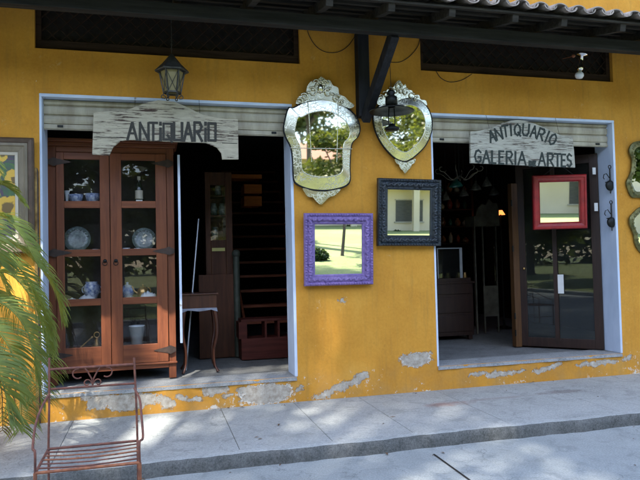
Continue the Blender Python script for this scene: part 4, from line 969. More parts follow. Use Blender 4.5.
def spout(b, o):
    b.tube([o+Vector((-.05, 0, .05)), o+Vector((-.09, 0, .08)), o+Vector((-.11, 0, .13))], [.015, .01, .007], 6); b.tube([o+Vector((.05+.03*math.sin(a), 0, .07+.04*math.cos(a))) for a in np.linspace(0, math.pi, 9)], .006, 6)
item('teapot', 'brown metal teapot behind the right cabinet door', 'teapot', 143, 2, [(.0001, 0), (.045, 0), (.06, .04), (.055, .09), (.03, .12), (.008, .13), (.01, .145), (.0001, .15)], BRASS, extra=spout, y=YC+.22)
def crumple(px0, px1, label, h=.05):
    y = YC+.13; a, c = P(px0, 300, y).x, P(px1, 300, y).x; z = shelfz[2]+.002; b = MB(); n, m_ = 14, 6; vs = []
    r_ = random.Random(px0)
    for i in range(n+1):
        for j in range(m_+1):
            e = math.sin(math.pi*i/n)*math.sin(math.pi*j/m_); vs.append((a+(c-a)*i/n, y-.05+.1*j/m_, z+e**.5*h*r_.uniform(.5, 1)))
    b.add(vs, [(i*(m_+1)+j, (i+1)*(m_+1)+j, (i+1)*(m_+1)+j+1, i*(m_+1)+j+1) for i in range(n) for j in range(m_)], True); tag(b.build('white_cloth', PORC), label, 'cloth')
crumple(66, 77, 'white cloth at the left end of the third cabinet shelf', .035); crumple(78, 97, 'crumpled white cloth in front of the two handled jar', .07); crumple(123, 138, 'flat white cloth at the left behind the right cabinet door', .03); crumple(140, 157, 'bluish white cloth piled beside the teapot', .085)
def ring(b, o): b.tube([o+Vector((.028*math.cos(a), 0, .135+.028*math.sin(a))) for a in np.linspace(0, 6.283, 17)], .006, 6)
item('brass_bell', 'brass hand bell with a ring handle on the bottom cabinet shelf', 'bell', 96.5, 3, [(.07, 0), (.06, .012), (.035, .045), (.02, .09), (.008, .105), (.0001, .107)], BRASS, extra=ring, y=YC+.12)
item('white_bucket', 'white tapered enamel pot on the bottom cabinet shelf behind the right door', 'bucket', 136.5, 3, [(.0001, 0), (.055, 0), (.078, .2), (.083, .2), (.082, .21), (.07, .205), (.05, .01), (.0001, .01)], BUCKET, y=YC+.15)
item('glass_cup', 'small clear glass cup behind the white enamel pot', 'cup', 135, 3, [(.02, 0), (.04, 0), (.05, .28), (.047, .28), (.037, .01)], GLASS, y=YC+.3)
item('ladle', 'short brass ladle lying tilted on the bottom cabinet shelf', 'ladle', 79, 3, [(.0001, 0), (.012, .004), (.008, .03), (.006, .15), (.012, .17), (.0001, .18)], BRASS, M=Matrix.Rotation(R(48), 4, 'Y'), y=YC+.15)

# ------------------------------------------------------------------ side table, cabriole legs
yt = .62; a = P(182, 294, yt); c = P(216.5, 294, yt); zt = a.z; D = .34
t0 = thing('side_table', 'small dark side table with curved cabriole legs just inside the left doorway', 'table', ((a.x+c.x)/2, yt+D/2, SILLZ))
b = MB(); b.box((a.x-.02, yt-.02, zt-.018), (c.x+.02, yt+D+.02, zt)); b.build('table_top', MAHOG, t0, bevel=.005)
apz = P(200, 310, yt).z
b = MB(); b.box((a.x, yt, apz), (c.x, yt+D, zt-.018)); b.build('apron', MAHOG, t0, bevel=.003)
b = MB(); pts = [(a.x, apz), (c.x, apz), (c.x+.008, apz-.045), (c.x-.06, apz-.02), ((a.x+c.x)/2, apz-.035), (a.x+.06, apz-.02), (a.x-.008, apz-.045)]
b.prism([(p[0], p[1]+.02) for p in pts], yt-.012, yt-.001); tag(b.build('scalloped_edge', basic('grey_blue_edge', (.24, .26, .32), (.15, .16, .2), .5, 8), t0), 'light scalloped lower edge')
for sx, X in ((-1, a.x+.02), (1, c.x-.02)):
    for sy, Y in ((-1, yt+.02), (1, yt+D-.02)):
        b = MB(); k = []; rad = []
        for i in range(13):
            t = i/12; off = .026*math.sin(math.pi*min(1, t*1.6))*(1 if t < .62 else 1)-.02*math.sin(math.pi*max(0, (t-.45)/.55))+(.03*max(0, t-.9)/.1)
            k.append((X+sx*off*.8, Y+sy*off*.8, apz-.0+(SILLZ+.003-apz)*t)); rad.append(.026-.015*min(1, t*1.15)+(.006 if t > .95 else 0))
        b.tube(k, rad, 8); b.build('leg', MAHOG, t0)

# leaning aluminium pole behind table
a, c = P(198.5, 219, 1.15), P(188, 345, .85)
d = (c-a); k = (SILLZ+.01-a.z)/d.z; c = a+d*k
b = MB(); b.tube([a, c], .011, 8); tag(b.build('leaning_pole', ALU), 'thin pale metal pole leaning behind the small side table', 'pole')

# inner glazed cupboard
yk = 1.7; a = P(204.5, 172, yk); c = P(231.5, 172, yk)
t0 = thing('glazed_cupboard', 'narrow dark wooden cupboard with glazed upper door inside the left room', 'cupboard', ((a.x+c.x)/2, yk+.2, SILLZ))
DK = wood('dim_red_wood', (.12, .040, .016), (.05, .018, .009), .5, 2)
b = MB(); g0, g1 = P(210, 185, yk), P(226, 240, yk)
b.box((a.x, yk, SILLZ), (g0.x, yk+.35, a.z)); b.box((g1.x, yk, SILLZ), (c.x, yk+.35, a.z)); b.box((g0.x, yk, g0.z), (g1.x, yk+.3, a.z)); b.box((g0.x, yk, SILLZ), (g1.x, yk+.3, g1.z)); b.box((g0.x, yk+.3, g1.z), (g1.x, yk+.33, g0.z))
e = P(198, 275, yk); b.box((e.x, yk-.08, SILLZ), (c.x, yk-.002, e.z)); b.build('carcass', DK, t0, bevel=.004)
b = MB()
for py in (196, 216): z = P(215, py, yk).z; b.box((g0.x, yk+.01, z-.008), (g1.x, yk+.28, z+.008))
b.build('shelf', DK, t0)
b = MB(); b.box((g0.x, yk+.003, g1.z), (g1.x, yk+.006, g0.z)); b.build('pane', GLASS, t0)
for i, (px, py, lab) in enumerate(((214, 216, 'pale jar on the middle shelf of the narrow cupboard, left'), (222, 216, 'pale jar on the middle shelf of the narrow cupboard, right'), (218, 196, 'pale jar on the upper shelf of the narrow cupboard'), (215, 240, 'pale jar on the lowest glazed shelf of the narrow cupboard'))):
    q = P(px, py, yk+.12); b = MB(); b.lathe([(.0001, 0), (.04, 0), (.045, .08), (.03, .13), (.032, .15), (.0001, .15)], (q.x, yk+.12, q.z+.012), 12); tag(b.build('storage_jar', PLATE), lab, 'jar', 'jars in the narrow cupboard')
q0, q1 = P(212, 248, yk-.01), P(225, 251, yk-.01); b = MB(); b.box((q0.x, yk-.012, q1.z), (q1.x, yk-.004, q0.z)); b.build('label', LABY, t0)

# staircase with newel
st = thing('staircase', 'dark red brown wooden staircase rising at the back of the left room', 'staircase', (1.6, 1.7, SILLZ))
ys, run, rise = 1.75, .225, .20
sx0, sx1 = 1.16, 2.12
for k in range(1, 15):
    y0 = ys+run*(k-1); z = SILLZ+rise*k; b = MB(); b.box((sx0+(.0), y0-.03, z-.035), (sx1, y0+run, z)); b.build('tread', STAIRW, st, bevel=.004)
b = MB()
for sx in (sx0-.03, sx1-.001):
    b.add([(sx, ys-.05, SILLZ), (sx, ys+.3, SILLZ), (sx, ys+run*14, SILLZ+rise*14-.3), (sx, ys+run*14, SILLZ+rise*14), (sx, ys-.05, SILLZ+.22), (sx+.03, ys-.05, SILLZ), (sx+.03, ys+.3, SILLZ), (sx+.03, ys+run*14, SILLZ+rise*14-.3), (sx+.03, ys+run*14, SILLZ+rise*14), (sx+.03, ys-.05, SILLZ+.22)],
          [(0,1,2,3,4), (5,6,7,8,9), (0,1,6,5), (1,2,7,6), (2,3,8,7), (3,4,9,8), (4,0,5,9)])
b.build('stringer', STAIRW, st)
n0 = P(236, 250, 1.62); b = MB(); b.tube([(n0.x, 1.62, SILLZ), (n0.x, 1.62, n0.z-.08)], .042, 12); b.ball((n0.x, 1.62, n0.z-.05), .055, 10)
tag(b.build('newel_post', basic('green_grey_paint', (.06, .075, .055), (.025, .03, .022), .6, 12), st), 'rounded green grey newel post')
# upper stair treads catching light, imitated by boxes in bright orange wood
for (x0, x1, y0, y1, lab) in ((244, 262, 184, 193.5, 'upper box standing for a lit stair tread, coloured bright orange brown'), (244, 262, 196, 206, 'lower box standing for a lit stair tread, coloured bright orange brown'), (228, 262, 174, 178.5, 'long board standing for the topmost lit tread, coloured bright orange brown')):
    a, c = P(x0, y0, 2.9), P(x1, y1, 2.9); b = MB(); b.box((a.x, 2.9, c.z), (c.x, 3.25, a.z)); ob = b.build('lit_tread_box' if y0 > 180 else 'shelf_or_tread', wood('lit_tread_wood_%d' % y0, (.85, .26, .05), (.5, .13, .03), .5, 0), bevel=.006); tag(ob, lab, 'drawer' if y0 > 180 else 'shelf')
# red chest at foot of the stairs with jar
a, c = P(241, 320, 1.3), P(289, 350, 1.3)
RD = wood('red_chest_wood', (.13, .028, .018), (.055, .012, .009), .6, 0)
cb = thing('low_rack', 'low dark red wooden rack at the foot of the stairs', 'rack', ((a.x+c.x)/2, 1.45, SILLZ))
b = MB(); z1 = P(260, 319, 1.3).z; z2 = P(260, 338, 1.3).z
b.box((a.x, 1.3, z1-.03), (2.1, 1.6, z1)); b.build('top', RD, cb, bevel=.004)
b = MB(); b.box((a.x, 1.3, SILLZ), (2.1, 1.6, z2)); b.build('base', RD, cb, bevel=.004)
for px in (243, 266, 279): q = P(px, 330, 1.3); b = MB(); w = .05 if px == 243 else .012; b.box((q.x-w, 1.31, z2), (q.x+w, 1.55, z1-.03)); b.build('upright', RD, cb)

# ------------------------------------------------------------------ right room contents
yq = 2.4
def fr(px, py): return P(px, py, yq)
t0 = thing('cream_display_case', 'tall distressed cream display case with arched top inside the right room', 'display case', (fr(487, 300).x, yq+.2, SILLZ))
b = MB()
for (x0, x1, y0, y1) in ((474, 479, 222, 345), (483, 486, 222, 345), (496, 499.5, 215, 345)):
    a, c = fr(x0, y0), fr(x1, y1); b.box((a.x, yq, SILLZ), (c.x, yq+.04, a.z))
a, c = fr(474, 216), fr(499.5, 226); b.box((a.x, yq-.004, c.z), (c.x, yq+.3, a.z))
a, c = fr(484, 286), fr(499, 316); b.box((a.x, yq+.005, c.z), (c.x, yq+.03, a.z)); b.build('carcass', CREAMW, t0, bevel=.004)
b = MB(); pts = [fr(*q) for q in ((476, 216), (478, 208), (482, 204), (486, 205), (489, 199), (493, 203), (497, 203), (499, 209), (499, 216))]; b.prism([(p.x, p.z) for p in pts], yq, yq+.04); b.build('crest', CREAMW, t0, bevel=.004)
b = MB(); a, c = fr(486, 226), fr(496, 286); b.box((a.x, yq+.01, c.z), (c.x, yq+.014, a.z)); b.build('pane', GLASS, t0)

# white framed panel on a dark chest
yw = 2.0
t0 = thing('pale_frame', 'empty pale grey frame standing on the dark chest inside the right room', 'frame', (P(452, 280, yw).x, yw, P(452, 282, yw).z))
a, c = P(437, 248, yw), P(463, 281, yw); b = MB(); w = .016
b.box((a.x, yw, c.z), (a.x+w, yw+.02, a.z)); b.box((c.x-w*2.6, yw, c.z), (c.x, yw+.02, a.z)); b.box((a.x+w, yw, a.z-w), (c.x-w*2.6, yw+.02, a.z)); b.box((a.x+w, yw, c.z), (c.x-w*2.6, yw+.02, c.z+w)); b.build('frame', basic('pale_grey_paint', (.42, .44, .46), (.3, .31, .32), .5, 6), t0, bevel=.002)
b = MB(); b.box((a.x+w, yw+.008, c.z+w), (c.x-w*2.6, yw+.012, a.z-w)); b.build('pane', GLASSD, t0)
b = MB(); zc = P(452, 281.5, yw).z; x0, x1 = 2.45, P(470, 300, yw).x
ch = thing('dark_chest', 'low dark wooden chest carrying the pale frame inside the right room', 'chest', ((x0+x1)/2, yw+.15, SILLZ))
b.box((x0, yw-.1, SILLZ+.06), (x1, yw+.4, zc-.03)); b.build('body', BROWNW, ch, bevel=.006)
b = MB(); b.box((x0-.02, yw-.13, zc-.03), (x1+.02, yw+.42, zc)); b.build('top', BROWNW, ch, bevel=.005)
for k in range(3):
    z = SILLZ+.12+k*.27; b = MB(); b.box((x0+.04, yw-.115, z), (x1-.04, yw-.1, z+.23)); dw = b.build('drawer', BROWNW, ch, bevel=.004)
    b = MB(); b.ball(((x0+x1)/2, yw-.125, z+.115), .015, 8); b.build('drawer_knob', BRASS, dw)
for (x, y) in ((x0+.05, yw-.05), (x1-.05, yw-.05), (x0+.05, yw+.35), (x1-.05, yw+.35)): b = MB(); b.box((x-.03, y-.03, SILLZ), (x+.03, y+.03, SILLZ+.06)); b.build('foot', BROWNW, ch)

rk = thing('shelf_rack', 'dark shelf rack crowded with vases at the back left of the right room', 'shelf', (P(455, 220, 3.4).x, 3.5, SILLZ))
x0, x1 = P(440, 220, 3.4).x, P(473, 220, 3.4).x; lv = [P(455, y_, 3.4).z for y_ in (243, 226, 209, 192)]
for X in (x0, x1): b = MB(); b.box((X-.02, 3.4, SILLZ), (X+.02, 3.75, lv[-1]+.25)); b.build('upright', BROWNW, rk)
rv = random.Random(9); tones = [basic('amber_glaze', (.40, .17, .05), (.2, .08, .03), .3, 9), basic('brown_glaze', (.22, .10, .05), (.1, .05, .03), .3, 9), basic('cream_glaze', (.5, .42, .3), (.35, .28, .2), .35, 9), TEALG, basic('red_glaze', (.35, .06, .03), (.2, .03, .02), .3, 9)]
for li, z in enumerate(lv):
    b = MB(); b.box((x0+.02, 3.4, z-.02), (x1-.02, 3.75, z)); b.build('shelf_or_tread', BROWNW, rk)
    for k in range(4):
        r = rv.uniform(.035, .06); h = rv.uniform(.09, .2); X = x0+.1+(x1-x0-.2)*k/3; b = MB()
        b.lathe([(.0001, 0), (r*.6, 0), (r, h*.4), (r*.8, h*.7), (r*.35, h*.85), (r*.5, h), (r*.4, h), (.0001, h*.9)], (X, 3.5, z+.0005), 14)
        tag(b.build('vase', tones[(k*2+li) % 5]), '%s vase, %s on the %s shelf of the rack' % (('amber', 'brown', 'cream', 'teal', 'red')[(k*2+li) % 5], ('leftmost', 'second from the left', 'third from the left', 'rightmost')[k], ('lowest', 'second lowest', 'second highest', 'top')[li]), 'vase', 'vases on the shelf rack')
# lit orange shade on a dark stand
yo = 2.9; c = P(500.5, 213, yo)
t0 = thing('table_lamp', 'small lit lamp with an orange red shade deep inside the right room', 'lamp', (c.x, yo, SILLZ))
b = MB(); b.lathe([(.03, .045), (.075, -.03), (.072, -.03), (.028, .043)], c, 18); b.build('lamp_shade', LIT, t0)
b = MB(); b.lathe([(.13, 0), (.12, .02), (.02, .05), (.012, .3), (.012, c.z-SILLZ-.0)], (c.x, yo, SILLZ), 14); b.build('stand', IRON, t0)

# hanging lamps and glass inside the right room
def pend(px, pyb, y, r, mat, label, name='glass_pendant'):
    q = P(px, pyb, y); t = thing(name, label, 'lamp', q, group='glass lamps hanging in the right room')
    b = MB(); b.lathe([(r, 0), (r*1.02, .01), (r*.75, .06), (r*.3, .10), (r*.25, .13), (.0001, .135)], q, 16); b.build('shade', mat, t)
    b = MB(); b.tube([q+Vector((0, 0, .13)), (q.x, y, 3.36)], .004, 5); b.build('cord', CABLE, t)
pend(456, 187, 1.6, .10, TEALG, 'teal glass pendant lamp hanging inside the right room')
SMK = basic('smoky_glass', (.16, .15, .13), (.06, .055, .05), .2, 12, bs=0)
for px, py, y, r in ((476, 190, 2.0, .08), (464, 196, 2.2, .07), (487, 186, 1.8, .07), (494, 195, 2.3, .08), (446, 200, 2.4, .06)):
    pend(px, py, y, r, SMK, {476: 'smoky glass pendant left of the display case crest', 464: 'smoky glass pendant hanging just right below the teal lamp', 487: 'smoky glass pendant hanging highest above the display case', 494: 'smoky glass pendant hanging above the lit orange lamp', 446: 'smallest smoky glass pendant near the left edge of the right doorway'}[px])
# wrought iron chandelier
q = P(459, 176, 1.1); t0 = thing('chandelier', 'thin pale wire chandelier with curling arms inside the top of the right doorway', 'chandelier', q)
b = MB()
for k in range(8):
    a = R(45*k+10); d = Vector((math.cos(a), math.sin(a), 0)); pts = [q+d*(.02+.26*t)+Vector((0, 0, -.05*math.sin(t*5))) for t in np.linspace(0, 1, 9)]; pts += [q+d*(.28+.03*math.sin(s))+Vector((0, 0, .05+.03*(1-math.cos(s)))) for s in (.5, 1.5, 2.5, 3.5)]
    b.tube(pts, .005, 5)
b.build('arm', CREAMW, t0)
b = MB(); b.tube([q, (q.x, q.y, 3.36)], .006, 6); b.ball(q, .03, 8); b.build('stem', IRON, t0)
# row of small pots on the chest (behind the frame)
for i, px in enumerate((441, 447, 458, 464)):
    q = P(px, 246, 2.3); r = .035+.008*(i % 3); b = MB(); b.lathe([(.0001, 0), (r*.7, 0), (r, .05), (r*.6, .1), (r*.65, .12), (.0001, .12)], (q.x, 2.3, zc+.001), 12)
    tag(b.build('metal_pot', BRASS), 'small brass pot on the dark chest behind the pale frame', 'pot', 'brass pots on the dark chest')

# ------------------------------------------------------------------ rusty garden chair
ch = thing('iron_garden_chair', 'rusty iron garden chair with slatted seat and open scrolled back beside the palm', 'chair', (-.36, -2.42, 0))
BL, BR = G(48.5, 449, .45), G(137.5, 441, .45); FL, FR = G(37, 470, .45), G(139.5, 465, .45)
yb = -2.21; bl = Vector((BL.x, yb, 0)); br = Vector((BR.x, yb, 0)); fl = Vector((FL.x, -2.66, 0)); frr = Vector((FR.x, -2.66, 0))
tR, tL = P(134, 358, yb+.03), P(49, 358, yb+.03)
def at(v, z, dy=0): return Vector((v.x, v.y+dy, z))
b = MB()
b.tube([at(br, 0), at(br, .45), Vector((tR.x+.01, yb+.02, .7)), Vector((tR.x, yb+.04, tR.z))], .0068, 8); b.build('back_post', RUST, ch)
b = MB(); b.tube([at(bl, 0), at(bl, .45), Vector((tL.x, yb+.02, .7)), Vector((tL.x, yb+.04, tL.z))], .0068, 8); b.build('back_post', RUST, ch)
zr1, zr2 = P(90, 367, yb+.04).z, P(90, 386.5, yb+.035).z
b = MB(); b.tube([(tL.x, yb+.04, zr1), (tR.x, yb+.04, zr1)], .008, 8); b.tube([(tL.x, yb+.035, zr2), (tR.x, yb+.035, zr2)], .007, 8); b.build('back_rail', RUST, ch)
b = MB(); xc = P(92, 376, yb).x; hz = zr1-zr2
for s in (-1, 1):
    b.tube([(xc, yb+.037, zr2+.005), (xc+s*.006, yb+.037, zr2+hz*.4), (xc+s*.03, yb+.037, zr2+hz*.8), (xc+s*.045, yb+.037, zr1-.004)], .005, 6)
    b.tube([Vector((xc+s*(.012+p.x), yb+.037, zr2+.022+p.z)) for p in spiral((.02, 0, 0), .024, .01, 180, -150, 14)], .004, 6)
    b.tube([Vector((xc+s*(.085+p.x), yb+.037, zr1-.036+p.z)) for p in arc((0, 0, 0), .03, 100, -130, 12)], .0045, 6)
b.build('back_scrolls', RUST, ch)
b = MB(); b.tube([at(fl, .45), at(frr, .45)], .009, 8); b.build('seat_front_rail', RUSTO, ch)
b = MB(); b.tube([at(bl, .45), at(br, .45)], .008, 8); b.tube([at(fl, .45), at(bl, .45)], .008, 8); b.tube([at(frr, .45), at(br, .45)], .008, 8); b.build('seat_frame', RUST, ch)
for k in range(1, 6):
    t = k/6; a, c = at(bl.lerp(fl, t), .452), at(br.lerp(frr, t), .452); b = MB()
    b.tube([a, a.lerp(c, .25)+Vector((0, 0, -.008)), a.lerp(c, .5)+Vector((0, 0, -.011)), a.lerp(c, .75)+Vector((0, 0, -.007)), c], .0055 if k % 2 else .0045, 6); b.build('seat_slat', RUSTO if k in (2, 3) else RUST, ch)
for f in (fl, frr): b = MB(); b.tube([at(f, 0), at(f, .45)], .010, 8); b.build('front_leg', RUSTO, ch)
for s, v, f, tt in ((-1, bl, fl, tL), (1, br, frr, tR)):
    b = MB(); zb_ = P(50, 395, yb).z; dx = -.035 if s == -1 else .03
    b.tube(smooth([Vector((tt.x, yb+.02, zb_)), Vector((v.x+dx*.6, yb-.08, zb_-.05)), Vector((v.x+dx, yb-.2, zb_-.12)), Vector((f.x+dx*.6, f.y+.06, zb_-.2)), Vector((f.x+.0, f.y+.0, .56)), at(f, .45)], 5, False), .007, 8)
    b.build('armrest', RUST, ch)
b = MB()
for s, v in ((-1, bl), (1, br)): b.tube([at(v, .2), at(fl if s < 0 else frr, .2)], .006, 6)
b.tube([at(bl, .2), at(br, .2)], .006, 6); b.build('stretcher', RUST, ch)

# ------------------------------------------------------------------ palm in a pot at left
pb = Vector((-1.75, -1.0, .1))
pal = thing('potted_palm', 'feathery green palm in a clay pot left of the doorway with drooping fronds', 'palm', pb)
b = MB(); b.lathe([(.0001, 0), (.17, 0), (.24, .36), (.27, .36), (.27, .42), (.235, .42), (.22, .38), (.0001, .38)], pb, 28); b.build('pot', TERRA, pal)
b = MB(); b.lathe([(.0001, .385), (.22, .383)], pb, 20); b.build('soil', SOIL, pal)
def frond(pts, ll, mat, n=34, droop=.5, seed=0, wd=.011, parent=pal):
    r_ = random.Random(seed); q = smooth(pts, 10, False)
    # resample
    b = MB(); m_ = len(q); b.tube(q, [.009*(1-.85*i/m_) + .001 for i in range(m_)], 5)
    start = int(m_*.32)
    for i in range(n):
        t = i/(n-1); f = start+(m_-1-start)*t; k = int(min(m_-2, f)); p = q[k].lerp(q[k+1], f-k); d = (q[k+1]-q[k]).normalized()
        side = d.cross(Vector((0, 0, 1))); side = side.normalized() if side.length > .1 else Vector((1, 0, 0)); up = side.cross(d)
        L0 = ll*(math.sin(math.pi*(.12+.80*t))**.6)*r_.uniform(.85, 1.1)
        for s in (-1, 1):
            dirv = (side*s*r_.uniform(.75, .95)+d*r_.uniform(.55, .85)+up*r_.uniform(.05, .35)).normalized()
            pr = []; cur = p.copy(); seg = 6; dv = dirv.copy()
            for j in range(seg+1):
                pr.append(cur.copy()); cur = cur+dv*(L0/seg); dv = (dv+Vector((0, 0, -droop*r_.uniform(.8, 1.2)*(j+1)/seg*.75))).normalized()
            wv = dirv.cross(Vector((0, 0, 1))).normalized(); wv = (wv*.6+up*.8*s).normalized(); vs = []
            for j, c in enumerate(pr):
                w = wd*(.45, .95, 1, .9, .7, .42, .05)[j]; vs += [c-wv*w, c+wv*w]
            b.add(vs, [(2*j, 2*j+1, 2*j+3, 2*j+2) for j in range(seg)])
    b.build('frond', mat, parent)
def W(px, py, y): return P(px if px < -20 else px-12*(px+20)/90, py, y)
FR_ = [([W(-70, 330, -1.1), W(-40, 240, -1.1), W(0, 217, -1.1), W(25, 232, -1.15), W(47, 266, -1.2)], .30, 1),
       ([W(-65, 340, -1.0), W(-35, 262, -1.0), W(5, 243, -1.0), W(40, 258, -1.0), W(66, 290, -1.0), W(74, 318, -1.0)], .34, 2),
       ([W(-65, 350, -1.2), W(-30, 285, -1.2), W(8, 272, -1.25), W(38, 296, -1.3), W(55, 335, -1.3), W(60, 375, -1.3)], .36, 3),
       ([W(-65, 370, -1.3), W(-40, 320, -1.3), W(-10, 300, -1.35), W(22, 315, -1.45), W(42, 350, -1.5), W(50, 400, -1.5)], .38, 4),
       ([W(-70, 370, -1.4), W(-45, 330, -1.5), W(-15, 322, -1.6), W(12, 345, -1.7), W(26, 385, -1.7), W(28, 430, -1.7)], .38, 5),
       ([W(-65, 360, -.9), W(-45, 300, -.8), W(-18, 288, -.7), W(12, 302, -.6), W(34, 330, -.6), W(46, 372, -.6)], .36, 6),
       ([W(-70, 320, -.9), W(-60, 230, -.8), W(-35, 190, -.7), W(-8, 183, -.65), W(14, 188, -.6), W(30, 203, -.6)], .22, 7),
       ([W(-75, 340, -1.2), W(-75, 260, -1.4), W(-50, 215, -1.7), W(-15, 225, -2.0), W(5, 265, -2.1)], .32, 8),
       ([W(-75, 360, -1.0), W(-90, 280, -.9), W(-120, 240, -.8), W(-150, 260, -.8), W(-165, 310, -.8)], .38, 9),
       ([W(-75, 360, -1.0), W(-100, 300, -1.3), W(-130, 290, -1.5), W(-160, 330, -1.7)], .38, 10),
       ([W(-72, 340, -.9), W(-60, 270, -.6), W(-30, 250, -.45), W(-2, 268, -.4), W(16, 300, -.4)], .30, 11),
       ([W(-72, 380, -1.3), W(-50, 350, -1.6), W(-20, 350, -1.9), W(5, 380, -2.1), W(14, 420, -2.1)], .34, 12),
       ([W(-65, 345, -1.1), W(-38, 275, -1.1), W(0, 255, -1.15), W(32, 275, -1.2), W(56, 318, -1.2), W(64, 350, -1.2)], .30, 13),
       ([W(-72, 330, -1.0), W(-66, 200, -1.0), W(-40, 150, -1.1), W(-14, 158, -1.2), W(-4, 190, -1.2)], .26, 14)]
for pts, ll, sd in FR_: frond(pts, ll*(.80 if sd != 11 else .6), PALM, 72, .42, sd, .0056)
frond([W(-70, 390, -1.3), W(-40, 352, -1.3), W(-12, 350, -1.35), W(4, 385, -1.4), W(6, 430, -1.4)], .22, PALMB, 30, .8, 21, .008)
b = MB()
for k in range(7):
    a = R(51*k); e = Vector((pb.x+.07*math.cos(a), pb.y+.07*math.sin(a), .48)); b.tube([e, e+Vector((.05*math.cos(a), .05*math.sin(a), .4)), e+Vector((.10*math.cos(a)+.05, .08*math.sin(a), .75))], [.016, .012, .009], 6)
b.build('stem', PALM, pal)

# ------------------------------------------------------------------ trees, leaves as many small faces
SUN = Vector((-.26, -.55, .88)).normalized()
def cloud(blobs, n, size, seed, avoid=(), keep=None):
    g = np.random.default_rng(seed); bl = np.array([[*c, *r] for c, r in blobs]); vol = (bl[:, 3]*bl[:, 4]*bl[:, 5])**.75
    idx = g.choice(len(bl), n, p=vol/vol.sum()); u = g.normal(size=(n, 3)); u /= np.linalg.norm(u, axis=1)[:, None]; rad = g.random(n)**.55
    p = bl[idx, :3]+u*rad[:, None]*bl[idx, 3:]*(1+.12*g.normal(size=(n, 1)))
    m = np.ones(n, bool); s = np.array(SUN)
    for (t, r) in avoid:
        d = p-np.array(t); al = d@s; per = np.linalg.norm(d-al[:, None]*s, axis=1); m &= per > r*(1+.25*g.normal(size=n))
    m &= p[:, 2] > (keep or 0)
    p = p[m]; n = len(p)
    a = g.normal(size=(n, 3)); a[:, 2] *= .5; a /= np.linalg.norm(a, axis=1)[:, None]; b_ = np.cross(a, g.normal(size=(n, 3))); b_ /= np.linalg.norm(b_, axis=1)[:, None]
    L_ = size*g.uniform(.7, 1.35, (n, 1)); w = L_*.28
    v = np.stack([p-a*L_*.5, p+b_*w, p+a*L_*.5, p-b_*w], 1).reshape(-1, 3); return v, n
def leafmesh(name, v, n, mat, parent, off):
    me = bpy.data.meshes.new(name); me.vertices.add(4*n); me.vertices.foreach_set('co', (v-np.array(off)).astype(np.float32).ravel())
    me.loops.add(4*n); me.loops.foreach_set('vertex_index', np.arange(4*n, dtype=np.int32)); me.polygons.add(n); me.polygons.foreach_set('loop_start', np.arange(0, 4*n, 4, dtype=np.int32)); me.polygons.foreach_set('loop_total', np.full(n, 4, np.int32))
    me.update(); me.materials.append(mat); o = bpy.data.objects.new(name, me); COL.objects.link(o)
    if parent is not None: o.parent = parent
    else: o.location = off
    return o
def tree(loc, hgt, crown, label, leafm, nleaf, size, seed, trunk_r=.18, nb=26, avoid=(), fork=.45, group=None, flat=1.0):
    r_ = random.Random(seed); base = Vector(loc); t = thing('broadleaf_tree', label, 'tree', base, group)
    b = MB(); top = base+Vector((r_.uniform(-.2, .2), r_.uniform(-.2, .2), hgt*fork))
    b.tube([base-Vector((0, 0, .1)), base+Vector((0, 0, .15)), base.lerp(top, .4)+Vector((.06, -.04, 0)), top], [trunk_r*1.6, trunk_r*1.1, trunk_r*.9, trunk_r*.75], 12)
    cc, cr3 = Vector(crown[0])+base, Vector(crown[1]); blobs = []
    for k in range(nb):
        a = 2.399*k; f = math.sqrt((k+.5)/nb); e = Vector((math.cos(a)*f*cr3.x*.8, math.sin(a)*f*cr3.y*.8, r_.uniform(-.7, .75)*cr3.z*math.sqrt(max(.15, 1-f*f*.7))))
        c = cc+e; rr_ = r_.uniform(.22, .36)*min(cr3.x, cr3.y); blobs.append(((c.x, c.y, c.z), (rr_*1.15, rr_*1.15, rr_*.7*flat)))
        if k % 2 == 0:
            m1 = top.lerp(c, .45)+Vector((r_.uniform(-.3, .3), r_.uniform(-.3, .3), .35)); b.tube(smooth([top-Vector((0, 0, .1)), m1, c], 4, False), [trunk_r*.5*(1-i/9.5)+.012 for i in range(9)], 6)
    b.build('trunk', BARK, t)
    v, n = cloud(blobs, nleaf, size, seed, avoid, base.z+hgt*.2); leafmesh('crown', v, n, leafm, t, base)
AV = [((-1.55, 0, .9), .62), ((-1.6, 0, 1.5), .4), ((-1.2, -.9, 1.4), .28), ((-.05, -.62, .1), .34), ((.3, -.66, .1), .2), ((-.55, -.55, .1), .2), ((-.25, .4, .75), .22), ((.1, .4, .9), .18), ((-.5, .4, 1.05), .12), ((4.9, .7, .36), .10), ((1.0, .6, .36), .12), ((-.7, 0, .25), .1), ((1.7, -.1, .9), .06), ((-1.3, -1.3, 1.2), .2), ((2.3, 3.9, 3.9), .0)]  # sun paths kept clear of leaves, shaped to let chosen light patches through
def high(tx, ty, tz, d, rad, n, label, seed, tr):
    c = Vector((tx, ty, tz))+SUN*d; loc = Vector((c.x-.8, c.y-1.0, .2))
    tree(loc, c.z*1.15, ((.8, 1.0, c.z-.2), rad), label, LEAF, n, .135, seed, tr, 130, AV, .62)
high(.6, -1.2, 1.6, 24, (4.7, 4.0, 3.5), 16500, 'very tall shade tree on the lawn, the left of the two nearest the street', 5, .3)
high(5.6, -1.0, 1.8, 25, (4.9, 4.1, 3.6), 17500, 'very tall shade tree on the lawn, the right of the two nearest the street', 8, .3)
tree((12.9, -21, .3), 8, ((0, 0, 6.3), (2.9, 2.9, 2.5)), 'yellow green tree on the lawn in front of the cream house', LEAFY, 9000, .24, 12, .16, 20)
tree((6.3, -19.5, .3), 10, ((.7, 0, 7.9), (2.7, 2.7, 1.7)), 'high crowned light green tree on the lawn, trunk bare far up', LEAFY, 6500, .22, 24, .12, 18, fork=.62)
